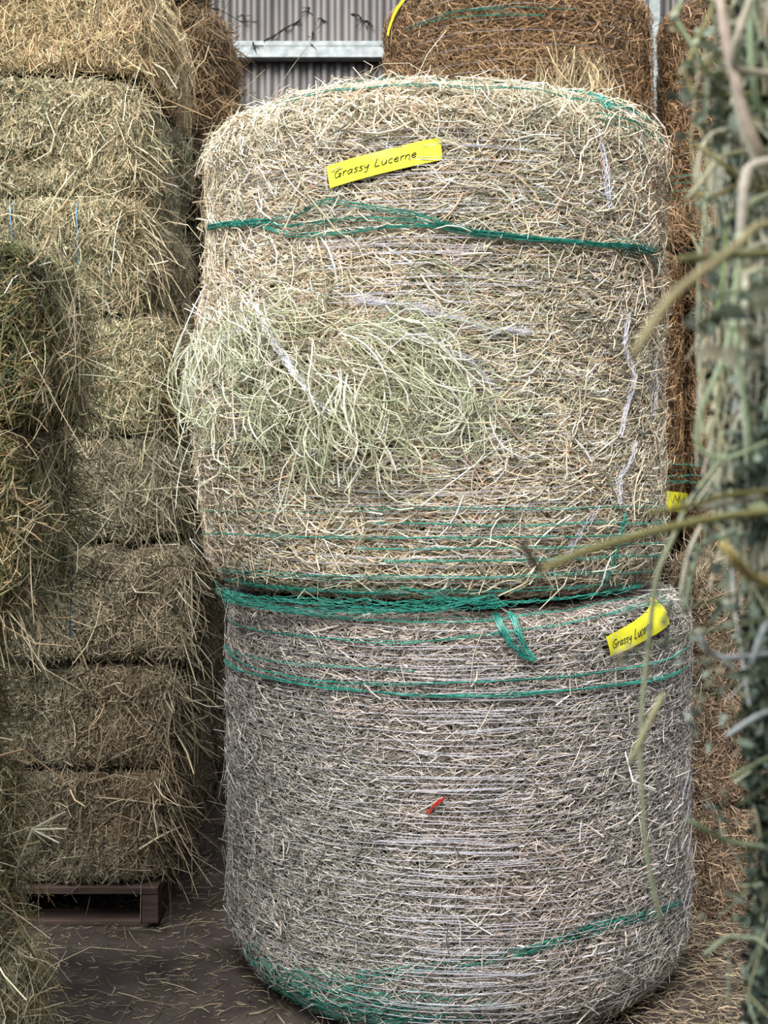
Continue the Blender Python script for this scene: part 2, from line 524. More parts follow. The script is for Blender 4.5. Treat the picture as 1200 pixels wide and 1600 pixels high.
c = corrugated('ceiling_added', -5, 5, -2.6, -1.25, 4.63, .077, .012, M_ROOF, roof=True); tag(c, kind='structure')  # unseen roof strip, added to shade the foot of the front bales
c = corrugated('ceiling_added', -5, 5, 6.4, WALL_Y + .05, 4.63, .077, .012, M_ROOF, roof=True); tag(c, kind='structure')  # unseen roof strip, cut short to let sun onto the back wall

for nm, lo, hi in (('wall_left_added', (-4.1, 2.4, 0), (-4.0, WALL_Y, 4.6)), ('wall_right_added', (4.0, -2.6, 0), (4.1, WALL_Y, 4.6)), ('wall_front_added', (-4.1, -2.7, 0), (4.1, -2.6, 4.2))):  # unseen walls, put in and sized to cut low and sideways light
    m = MB(); box(m, lo, hi); tag(m.build(nm, [M_SHEET]), kind='structure')

# wall girt: a folded C section running across the sheets
def girt(z0, z1):
    m = MB()
    y1 = WALL_Y - .016
    box(m, (-4.4, y1 - .07, z1 - .004), (4.4, y1, z1))
    box(m, (-4.4, y1 - .075, z0), (4.4, y1 - .07, z1))
    box(m, (-4.4, y1 - .07, z0), (4.4, y1, z0 + .004))
    box(m, (-4.4, y1 - .0765, z0 + .062), (4.4, y1 - .0745, z0 + .066))
    return m
g = girt(EYE + (HOR - 89) / FPX * 6.95, EYE + (HOR - 63) / FPX * 6.95).build('trim_1', [M_PURLIN]); tag(g, kind='structure')
g = girt(2.2, 2.3).build('trim_2', [M_PURLIN]); tag(g, kind='structure')
g = girt(.55, .65).build('trim_3', [M_PURLIN]); tag(g, kind='structure')
m = MB(); box(m, (1.44, WALL_Y - .10, 0), (1.50, WALL_Y - .02, 4.6)); tag(m.build('trim_4', [M_PURLIN]), kind='structure')

# dusty cobwebs on the sheets and the girt
rng = np.random.default_rng(5)
webs = [
    [(412, 64), (430, 55), (446, 44), (462, 36), (470, 30)], [(337, 36), (342, 47), (352, 51), (356, 56)],
    [(548, 22), (560, 24), (566, 32), (576, 34), (582, 42)], [(380, 22), (384, 34)], [(489, 48), (488, 62), (487, 70)],
    [(483, 10), (481, 18)], [(500, 28), (508, 34)], [(395, 66), (398, 76)]]
for i, w_ in enumerate(webs):
    m = MB()
    path = smooth_path([pix(px, py, WALL_Y - (.10 if py > 62 else .014)) for px, py in w_], 4)
    tube(m, path, .0045 * (0.5 + np.abs(np.sin(np.arange(len(path)) * 1.3))), sides=5)
    for k in range(6):
        q = path[rng.integers(0, len(path))]
        tube(m, np.array([q, q + np.array([rng.normal(0, .03), -.003, rng.normal(-.01, .02)])]), .002, sides=4)
    o = m.build('cobweb', [M_COBWEB])
    tag(o, ['dark cobweb strand rising from the girt on the corrugated wall', 'short bent cobweb near the left haystack on the wall',
            'dusty cobweb high on the wall beside the brown bale', 'short straight cobweb stub on the left of the wall', 'cobweb hanging over the girt edge below mid wall',
            'tiny cobweb at the top middle of the wall', 'small cobweb smudge right of the wall centre', 'cobweb on the girt just above its left face'][i], 'cobweb', 'cobwebs on the back wall')

# ------------------------------------------------------------------ palettes (sRGB)
PAL_TOP = [(240, 226, 200), (224, 206, 180), (198, 188, 166), (208, 194, 170), (160, 155, 135), (224, 192, 166), (134, 134, 114), (246, 236, 216)]
PAL_LOW = [(202, 195, 185), (178, 172, 164), (150, 147, 141), (126, 124, 119), (192, 177, 168), (104, 104, 100), (222, 215, 207)]
PAL_GREEN = [(218, 218, 192), (196, 200, 170), (172, 180, 148), (228, 222, 200), (146, 154, 124), (238, 234, 214)]
PAL_LEFT = [(182, 172, 140), (148, 142, 112), (110, 110, 84), (206, 194, 162), (78, 80, 60), (180, 158, 126), (222, 210, 180)]
PAL_LEFTB = [(212, 188, 150), (184, 162, 126), (146, 134, 104), (228, 206, 170), (110, 102, 78), (200, 172, 134)]
PAL_DGREEN = [(116, 118, 76), (92, 98, 64), (142, 136, 96), (68, 76, 52), (152, 128, 92), (104, 108, 70), (182, 164, 122)]
PAL_GREY = [(156, 148, 126), (130, 124, 104), (102, 98, 80), (182, 172, 148), (74, 72, 58), (142, 128, 106)]
PAL_BROWN = [(164, 132, 98), (138, 110, 80), (110, 88, 62), (182, 150, 114), (90, 72, 52), (150, 120, 86)]
PAL_LUCD = [(118, 134, 116), (92, 106, 92), (70, 84, 72), (146, 160, 142), (50, 60, 52), (104, 108, 84), (40, 46, 40)]
PAL_DARKB = [(132, 108, 78), (106, 86, 60), (82, 66, 46), (152, 126, 94), (66, 54, 38)]
PAL_PINK = [(180, 156, 132), (152, 130, 108), (126, 108, 90), (200, 178, 152), (104, 90, 76)]
PAL_STALK = [(234, 230, 206), (212, 216, 184), (236, 218, 198), (194, 204, 172), (222, 208, 170), (176, 170, 130)]
PAL_LUC = [(164, 178, 160), (140, 154, 138), (116, 128, 114), (186, 196, 180), (84, 94, 84), (154, 156, 130), (192, 186, 160)]

# ------------------------------------------------------------------ handwriting
def stroke_text(text):
    """strokes of handwritten letters in units of x-height 1; returns list of polylines and width"""
    G = {
        'G': ([[(1.15, 1.55), (.75, 1.75), (.25, 1.3), (.1, .6), (.35, .02), (.85, .2), (1.05, .75), (.6, .75)], [(1.05, .75), (.95, -.15)]], 1.3),
        'r': ([[(.1, 1), (.15, 0)], [(.12, .6), (.35, .95), (.62, .95)]], .7),
        'a': ([[(.75, .9), (.4, 1), (.1, .5), (.3, .02), (.65, .35), (.78, .95), (.75, .3), (.9, 0)]], 1.0),
        's': ([[(.62, .9), (.3, 1), (.15, .75), (.55, .4), (.45, .05), (.08, .08)]], .75),
        'y': ([[(.1, 1), (.2, .45), (.5, .4), (.72, 1)], [(.72, 1), (.66, .1), (.5, -.6), (.2, -.55)]], .95),
        'L': ([[(.2, 1.75), (.12, .8), (.1, .02), (.75, .08)]], .95),
        'u': ([[(.1, .95), (.12, .25), (.4, 0), (.65, .4), (.72, .95), (.74, 0)]], .95),
        'c': ([[(.65, .9), (.3, .95), (.1, .5), (.3, .03), (.68, .12)]], .8),
        'e': ([[(.12, .5), (.65, .6), (.5, .98), (.2, .85), (.1, .4), (.35, .02), (.75, .15)]], .9),
        'n': ([[(.1, 1), (.12, 0)], [(.12, .6), (.4, .98), (.66, .7), (.7, 0)]], .9),
        'M': ([[(.1, 0), (.15, 1.6)], [(.15, 1.6), (.55, .6), (.95, 1.6)], [(.95, 1.6), (1.0, 0)]], 1.3),
        'i': ([[(.15, 1), (.17, 0)]], .4),
        'l': ([[(.15, 1.3), (.17, 0)]], .42),
        ' ': ([], .7),
    }
    out, x = [], 0.0
    for ch in text:
        st, w_ = G[ch]
        for s in st:
            out.append([(x + a, b) for a, b in s])
        x += w_
    return out, x

def tape_tag(bale, parent, corners, text, tx0, tx1, xh, base, label, off=.019, seed=3, ink=.00095):
    """a strip of yellow tape stuck to the bale; corners: photo points bottom-left, bottom-right, top-right, top-left"""
    q = bale.hits(corners)
    nu, nv = 36, 8
    nz = Noise(seed, 55)
    def at(u, v, o):
        u = np.asarray(u, float); v = np.asarray(v, float)
        th = (1 - v) * ((1 - u) * q[0, 0] + u * q[1, 0]) + v * ((1 - u) * q[3, 0] + u * q[2, 0])
        z = (1 - v) * ((1 - u) * q[0, 1] + u * q[1, 1]) + v * ((1 - u) * q[3, 1] + u * q[2, 1])
        P, N = bale.surf(th, bale.zv(np.clip(z, 0.0, bale.H - .032)))
        # tape bridges the lumps: keep an even distance from the smooth side
        P0, _ = bale.raw(th, bale.zv(np.clip(z, 0, bale.H - .032)))
        P0 = P0 + N * (o + off + .0016 * nz(P0))[..., None]
        return np.stack([P0[..., 0] + bale.c[0] + bale.lean[0] * P0[..., 2], P0[..., 1] + bale.c[1] + bale.lean[1] * P0[..., 2], P0[..., 2] + bale.z0], -1), N
    U, Vv = np.meshgrid(np.linspace(0, 1, nu), np.linspace(0, 1, nv), indexing='ij')
    m = MB()
    i = np.arange(nu - 1)[:, None]; j = np.arange(nv - 1)[None]
    F = np.stack([i * nv + j, (i + 1) * nv + j, (i + 1) * nv + j + 1, i * nv + j + 1], -1).reshape(-1, 4)
    Pt, _ = at(U, Vv, 0.0); Pb, _ = at(U, Vv, -.0006)
    m.add(Pt.reshape(-1, 3), F, (.8, .8, .1)); m.add(Pb.reshape(-1, 3), F[:, ::-1], (.8, .8, .1))
    t = m.build('tape_tag', [M_TAPE], parent, smooth=True); tag(t, label)
    if text:
        st, W_ = stroke_text(text)
        m = MB()
        for s in st:
            s = smooth_path(s, 6)
            u = tx0 + (tx1 - tx0) * (s[:, 0] + .22 * s[:, 1]) / W_
            v = base + xh * s[:, 1]
            P, N = at(u, v, .0008)
            tube(m, P, ink, sides=5)
        tag(m.build('handwriting', [M_INK], t), 'black handwritten letters')
    return t

# ------------------------------------------------------------------ the two big round bales in front
def bale_thing(name, label, group, bale):
    e = empty(name, label, 'hay bale', group)
    return e

def place_children(root, loc):
    root.location = loc
    for ch in root.children:
        ch.location = tuple(-np.array(loc))

FRONT = 'round bales stacked in the middle'
# lower bale
LB = RoundBale(.212, 3.71, 0.0, 1.092, .652, 11, top_r=.06, bot_r=.17, wob=.007)
lower = bale_thing('round_hay_bale', 'greyish round hay bale on the floor carrying the bale above', FRONT, LB)
LTAPE = [(946, 1024), (1036, 975), (1040, 944), (939, 994)]
LB.keep = [LB.hits(LTAPE)]
rng = np.random.default_rng(21)
mb = MB(); LB.body(mb, (70, 68, 58))
LB.cover(mb, 125000, rng, PAL_LOW, .034, .0023, spread=.5, lift=.003)
LB.cover(mb, 3200, rng, PAL_LOW, .066, .0027, spread=.8, lift=.008, sticking=.1)
mb.build('packed_hay', HAY, lower)
mb = MB()
net_rings(LB, mb, rng, .03, 1.04, .020, .0009, off=.0085, broken=.3)
mb.build('net_wrap', [M_NETW], lower, smooth=True)
mb = MB()
for pts, k, wd in [
    ([(355, 962), (420, 985), (520, 998), (650, 1003), (800, 990), (900, 976), (1000, 960), (1060, 945)], 3, .004),
    ([(352, 938), (420, 958), (560, 975), (700, 978), (840, 968), (960, 950), (1058, 925)], 3, .004),
    ([(356, 1010), (430, 1030), (560, 1042), (650, 1046)], 2, .003),
    ([(356, 1030), (440, 1058), (560, 1076), (700, 1085), (830, 1082), (960, 1068), (1066, 1040)], 4, .004),
    ([(354, 1008), (400, 1040), (500, 1062), (640, 1066), (800, 1062), (960, 1046), (1066, 1010)], 3, .004),
    ([(800, 1490), (900, 1452), (960, 1432), (1020, 1420), (1058, 1408)], 6, .007),
    ([(560, 1520), (650, 1512), (760, 1500), (860, 1470), (960, 1440), (1050, 1412)], 6, .012)]:
    low = pts[-1][1] > 1300
    LB.band(mb, pts, k, wd * (1.5 if low else 1), rng, r=.0008 if low else .0011, off=.004 if low else .013)
# ravelled green netting low on the left of the lower bale
for k in range(46):
    t = np.linspace(0, 1, 22)
    a0, a1 = rng.uniform(-1.2, -.75), rng.uniform(-.45, .15)
    LB.thread(mb, a0 + (a1 - a0) * t, rng.uniform(.03, .16) + .05 * (t - .5) + .012 * np.sin(t * rng.uniform(8, 22) + rng.uniform(0, 6)), .0009, .003 + rng.uniform(0, .006))
for k in range(30):
    t = np.linspace(0, 1, 14)
    a0 = rng.uniform(-1.15, -.35); z0 = rng.uniform(.02, .16)
    LB.thread(mb, a0 + rng.uniform(.03, .14) * t, z0 + rng.uniform(-.05, .06) * t + .006 * np.sin(t * 14), .0009, .010)
mb.build('green_net_band', [M_NETG], lower)
# glints on the net, put in as extra brighter strands across the front
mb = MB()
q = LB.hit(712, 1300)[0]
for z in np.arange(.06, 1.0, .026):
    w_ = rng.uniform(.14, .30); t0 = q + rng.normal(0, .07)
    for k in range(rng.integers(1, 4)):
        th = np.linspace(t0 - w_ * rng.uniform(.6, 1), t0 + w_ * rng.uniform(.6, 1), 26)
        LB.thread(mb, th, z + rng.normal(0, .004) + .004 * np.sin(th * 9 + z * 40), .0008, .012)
tag(mb.build('net_glint', [M_LOOSE_GLINT], lower, smooth=True), 'bright strands standing for net glints across the front')
# twisted white strands down the right side
mb = MB()
for k in range(9):
    a0 = 1.12 + rng.normal(0, .05); z0 = rng.uniform(.25, .8)
    t = np.linspace(0, 1, 16)
    LB.thread(mb, a0 + .06 * np.sin(t * 5 + k), z0 - rng.uniform(.05, .2) * t, .0012, .014)
mb.build('loose_net_strand', [M_LOOSE_GLINT], lower)
tape_tag(LB, lower, [(946, 1024), (1036, 975), (1040, 944), (939, 994)], 'Grassy Lucerne', .04, .64, .22, .36, 'small yellow tape tag reading Grassy Lucerne', seed=9)
# scrap of red twine
mb = MB()
q = LB.hits([(667, 1268), (676, 1258), (683, 1251), (691, 1244)])
for k in range(4):
    t = np.linspace(0, 3, 12)
    LB.thread(mb, np.interp(t, range(4), q[:, 0]) + .003 * k + .003 * np.sin(t * 4 + k), np.interp(t, range(4), q[:, 1]) + .003 * np.cos(t * 3 + k), .0017, .014, sides=5)
tag(mb.build('twine_scrap', [M_RED], lower), 'short scrap of red twine')
place_children(lower, (LB.c[0], LB.c[1], 0))

# upper bale
UB = RoundBale(.146, 3.71, 1.094, 1.300, .640, 31, top_r=.115, bot_r=.10, wob=.010, lean=(-.004, 0),
               bulge=[(-.50, .52, .40, .20, .045), (-1.2, .48, .5, .28, .05), (.5, .15, .6, .15, .01)])
upper = bale_thing('round_hay_bale', 'pale round hay bale on top of another, side torn open in a shaggy tuft', FRONT, UB)
UTAPE = [(522, 296), (692, 252), (689, 217), (517, 262)]
UB.keep = [UB.hits(UTAPE)]
rng = np.random.default_rng(41)
mb = MB(); UB.body(mb, (76, 70, 52))
pit_t, pit_z = UB.hit(470, 600)
pit = lambda th, v: (rng.random(len(th)) > .75 * np.exp(-((th - pit_t) / .24) ** 2 - ((np.interp(v, UB.s, UB.pr[:, 1]) - pit_z) / .10) ** 2))
UB.cover(mb, 105000, rng, PAL_TOP, .044, .0026, spread=.5, lift=.005, zone=pit)
UB.cover(mb, 7500, rng, PAL_TOP, .088, .0031, spread=.7, lift=.008, sticking=.04, segs=3, bend=.3)
UB.cover(mb, 6000, rng, PAL_TOP, .070, .0029, spread=.9, lift=.012, sticking=.10, segs=3, bend=.3, vr=(UB.v_side - .02, UB.S))
mb.build('packed_hay', HAY, upper)
# torn tuft of long green stalks on the left of the side
mb = MB()
def tuft(n, cx, cz, st, sz, L, W, ang, asp, pal, tilt, lift, droop, bale, m):
    th = rng.normal(cx, st, n); z = np.clip(rng.normal(cz, sz, n), .03, bale.H - .1)
    P, N = bale.surf(th, bale.zv(z), .004)
    E = np.stack([np.cos(th), np.sin(th), np.zeros(n)], -1); B = np.cross(N, E)
    a = rng.normal(ang, asp, n)
    T = E * np.cos(a)[:, None] + B * np.sin(a)[:, None]
    straws(m, P, N, T, L * np.exp(rng.normal(0, .35, n)), W * np.exp(rng.normal(0, .25, n)), rng, pal, slot=1, bend=.55, tilt=tilt, lift=lift, segs=4, droop=droop)
th_c, z_c = UB.hit(500, 585)
def spot(px, py):
    return UB.hit(px, 0)[0], UB.hit(px, py)[1]
def clump(px, py, ang, n, L, fan, lift, pal=PAL_GREEN, W=.0030, size=.022, curve=.5):
    """stalks that leave one spot together and fan out; ang 0 = right, -pi/2 = down"""
    th, z = spot(px, py)
    th = th + rng.normal(0, size / .65, n); z = z + rng.normal(0, size, n)
    P, N = UB.surf(th, UB.zv(z), .004)
    E = np.stack([np.cos(th), np.sin(th), np.zeros(n)], -1); B = np.cross(N, E)
    a = rng.normal(ang, fan, n); T = E * np.cos(a)[:, None] + B * np.sin(a)[:, None]
    l = L * np.exp(rng.normal(0, .35, n))
    straws(mb, P + T * (l * .42)[:, None] + N * rng.uniform(0, lift, (n, 1)), N, T, l, W * np.exp(rng.normal(0, .25, n)), rng, pal, bend=curve, tilt=.16, lift=lift * .4, segs=5, depth=0)
crng = np.random.default_rng(7)
for (px, py, ang, n, L, fan, lift) in [
    (400, 500, -1.0, 110, .15, .45, .05), (430, 495, -.3, 80, .16, .4, .04), (370, 520, -1.7, 90, .14, .5, .05), (340, 540, -1.3, 100, .16, .35, .045),
    (330, 590, -1.1, 90, .15, .5, .04), (450, 560, -1.9, 80, .12, .7, .05), (470, 600, -2.3, 80, .11, .6, .055), (440, 640, -.6, 110, .12, .8, .05),
    (500, 560, -.9, 100, .15, .5, .05), (540, 600, -1.2, 130, .15, .4, .05), (520, 650, -1.4, 120, .14, .35, .045), (560, 640, -1.0, 110, .15, .35, .04),
    (600, 600, -.7, 100, .15, .4, .035), (490, 690, -1.3, 80, .12, .5, .03), (550, 530, -.5, 130, .17, .25, .03), (600, 510, -.45, 150, .17, .2, .022),
    (660, 540, -.6, 120, .15, .25, .018), (640, 590, -.8, 110, .14, .4, .022), (700, 590, -.5, 110, .14, .3, .014), (480, 500, .5, 60, .14, .6, .03),
    (400, 600, .9, 60, .11, .8, .045), (420, 580, 2.6, 60, .12, .6, .045), (360, 640, -1.0, 70, .13, .6, .03), (310, 560, -1.5, 50, .14, .4, .03),
    (420, 660, -1.6, 70, .11, .5, .04), (590, 690, -1.0, 70, .12, .5, .02), (740, 640, -.3, 110, .13, .5, .010), (660, 660, .4, 90, .12, .6, .014)]:
    clump(px + 8, py, ang + crng.normal(0, .45), int(n * .5), L * .9, fan * 1.5, lift * .8, curve=.7)
tag(mb.build('torn_tuft', HAY, upper), 'shaggy bunch of long pale green stalks pulled from the side')
mb = MB(); net_rings(UB, mb, rng, .03, 1.14, .022, .0009, off=.010, broken=.35); mb.build('net_wrap', [M_NETW], upper, smooth=True)
mb = MB()  # net glints of the upper bale, drawn as added white strands
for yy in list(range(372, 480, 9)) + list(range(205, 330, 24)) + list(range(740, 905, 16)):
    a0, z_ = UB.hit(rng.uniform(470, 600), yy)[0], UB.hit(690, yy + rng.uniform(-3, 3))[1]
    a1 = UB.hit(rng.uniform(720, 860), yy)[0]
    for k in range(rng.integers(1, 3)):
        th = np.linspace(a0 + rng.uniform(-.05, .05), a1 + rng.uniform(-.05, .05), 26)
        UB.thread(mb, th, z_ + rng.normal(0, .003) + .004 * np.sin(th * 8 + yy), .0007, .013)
tag(mb.build('net_glint', [M_LOOSE_GLINT], upper, smooth=True), 'bright strands standing for net glints across the front')
# white net bundles
mb = MB()
def bundle(bale, m, pts, k, wd, r, off):
    own = m is None
    if own: m = MB()
    q = bale.hits(pts)
    t = np.linspace(0, len(q) - 1, 30)
    for _ in range(k):
        ph = rng.uniform(0, 6.28, 2)
        w1 = wd * rng.uniform(-1, 1)
        th = np.interp(t, range(len(q)), q[:, 0]) + w1 * np.sin(t * 1.6 + ph[0]) + rng.normal(0, .0045, 30)
        z = np.interp(t, range(len(q)), q[:, 1]) + w1 * .5 * np.cos(t * 1.9 + ph[1]) + rng.normal(0, .0018, 30)
        bale.thread(m, th, z, r * .75, off + rng.uniform(-.008, .008))
    if own: m.build('loose_net_strand', [M_LOOSE_GLINT], upper)
bundle(UB, None, [(425, 478), (445, 520), (470, 555), (492, 590), (512, 625), (540, 650)], 14, .014, .0011, .036)
bundle(UB, None, [(430, 490), (405, 515), (385, 535), (372, 560)], 8, .012, .001, .03)
bundle(UB, None, [(560, 468), (640, 482), (720, 500), (770, 515), (830, 520)], 16, .03, .0009, .014)
bundle(UB, None, [(580, 520), (650, 535), (730, 560), (760, 600)], 12, .05, .0009, .02)
bundle(UB, None, [(928, 205), (935, 240), (938, 280), (945, 330)], 9, .018, .001, .016)
bundle(UB, None, [(972, 495), (968, 540), (985, 590), (978, 630), (962, 680)], 8, .012, .0011, .016)
bundle(UB, None, [(985, 690), (975, 720), (958, 750), (955, 790)], 5, .010, .0010, .015)
bundle(UB, None, [(925, 790), (905, 820), (885, 850), (880, 870)], 5, .012, .001, .016)
bundle(UB, None, [(1015, 560), (1018, 600), (1012, 650)], 4, .01, .001, .014)
mb = MB()
for pts, k, wd in [
    ([(336, 356), (400, 347), (470, 342), (500, 322), (520, 316), (580, 326), (650, 338), (690, 350), (740, 366), (830, 375), (900, 382), (960, 386), (1010, 400)], 5, .004),
    ([(336, 355), (420, 348), (450, 358), (500, 352), (560, 344), (640, 346), (700, 358), (760, 368), (850, 378), (930, 384), (1020, 396)], 5, .005),
    ([(336, 358), (410, 350), (440, 362), (470, 369), (540, 365), (600, 355), (680, 352), (740, 364), (840, 374), (930, 382), (1016, 404)], 4, .004),
    ([(680, 347), (740, 366), (840, 376), (920, 383), (990, 390)], 10, .005),
    ([(336, 357), (380, 350), (430, 346)], 8, .006),
    ([(950, 380), (990, 392), (1024, 420)], 6, .014)]:
    UB.band(mb, pts, k + 1, wd * 1.7, rng, r=.0008, off=.017, wav=.004)
for y, (x0, x1), k in [(793, (560, 1026), 2), (812, (580, 1026), 2), (830, (330, 1024), 2), (848, (560, 1024), 2), (866, (600, 1022), 2), (884, (340, 1018), 3), (903, (350, 1012), 3), (800, (330, 520), 1)]:
    xs = np.linspace(x0, x1, 9)
    UB.band(mb, [(x, y + 14 * (1 - ((x - 680) / 350) ** 2) * (y - 760) / 140) for x in xs], k, .006, rng, r=.0011, off=.018)
UB.band(mb, [(945, 900), (955, 860), (962, 820), (966, 800)], 3, .003, rng, r=.001)
bundle(UB, mb, [(966, 800), (960, 835), (950, 870), (945, 910)], 4, .008, .001, .013)
# thin green strands over the shoulder and the knotted scrap at the right
def shoulder(dv, a0, a1, k, amp=.006):
    for _ in range(k):
        th = np.linspace(a0, a1, 40); ph = rng.uniform(0, 6.28)
        P, N = UB.surf(th, UB.v_side + dv + amp * np.sin(th * 5 + ph) + rng.normal(0, .0015, 40), .020)
        tube(mb, P, .0013, sides=3, cap=False)
shoulder(.09, -.75, 1.0, 3); shoulder(.17, -.6, .9, 3); shoulder(.04, .65, 1.2, 5, .012); shoulder(.10, .75, 1.25, 8, .02)
for k in range(16):
    a = rng.uniform(.72, .80); v = UB.v_side + np.linspace(.19, .07, 16)
    P, N = UB.surf(a + .03 * np.sin(np.linspace(0, 4, 16) + k), v, .016 + .006 * rng.random())
    tube(mb, P, .0011, sides=3, cap=False)
# ravelled green rope of netting sagging out at the bottom rim
def rope(pts, k, wd, r, rad):
    q = UB.hits(pts); t = np.linspace(0, len(q) - 1, 60)
    for _ in range(k):
        ph = rng.uniform(0, 6.28, 3); w1 = wd * rng.uniform(-1, 1); rr = UB.R + rad + rng.uniform(-.012, .010)
        th = np.interp(t, range(len(q)), q[:, 0]) + .01 * np.sin(t * 4 + ph[0])
        z = UB.z0 + np.interp(t, range(len(q)), q[:, 1]) + w1 * np.sin(t * rng.uniform(1, 3) + ph[1]) + rng.normal(0, .0022, 60)
        rr = rr + .006 * np.sin(t * 5 + ph[2])
        tube(mb, np.stack([UB.c[0] + rr * np.sin(th), UB.c[1] - rr * np.cos(th), z], 1), r * rng.uniform(.7, 1.3), sides=3, cap=False)
rope([(350, 926), (372, 936), (450, 943), (560, 946), (660, 945), (730, 940), (775, 940)], 16, .018, .0009, .004)
rope([(352, 930), (400, 945), (480, 955), (560, 957), (650, 952), (720, 946), (785, 942)], 8, .012, .0009, .006)
rope([(620, 918), (700, 935), (800, 942), (900, 932), (1000, 914)], 6, .007, .0009, .0)
rope([(345, 905), (420, 918), (520, 926), (640, 930)], 4, .006, .001, -.012)
mb.build('green_net_band', [M_NETG], upper)
# green net end hanging over the lower bale
mb = MB()
def hang(pts, k, wd, off):
    q = LB.hits(pts); t = np.linspace(0, len(q) - 1, 26)
    for _ in range(k):
        ph = rng.uniform(0, 6.28); w1 = wd * rng.uniform(-1, 1)
        th = np.interp(t, range(len(q)), q[:, 0]) + w1 * (1 + .5 * np.sin(t * 3 + ph)); z = np.interp(t, range(len(q)), q[:, 1]) + rng.normal(0, .002, 26)
        P, N = LB.surf(th, LB.zv(np.clip(z, 0, LB.H - .035)), off + rng.uniform(0, .008))
        tube(mb, P, .0013, sides=3, cap=False)
hang([(775, 945), (782, 975), (795, 1005), (825, 1030)], 12, .014, .016)
hang([(800, 960), (808, 990), (822, 1015), (832, 1030)], 8, .012, .016)
tag(mb.build('hanging_net_end', [M_NETG], upper), 'frayed green net end hanging over the bale below')
# left green tatters in the gap
mb = MB()
for k in range(14):
    p0 = pix(345 + rng.uniform(-12, 22), 915 + rng.uniform(-10, 14), 3.55); d = np.array([rng.normal(0, .02), rng.normal(0, .01), -rng.uniform(.01, .07)])
    tube(mb, smooth_path([p0, p0 + d * .5 + rng.normal(0, .008, 3), p0 + d], 5), .001, sides=3, cap=False)
mb.build('net_tatter', [M_NETG], upper)
tape_tag(UB, upper, [(522, 296), (692, 252), (689, 217), (517, 262)], 'Grassy Lucerne', .05, .79, .19, .36, 'large yellow tape tag reading Grassy Lucerne', seed=4)
place_children(upper, (UB.c[0], UB.c[1], UB.z0))

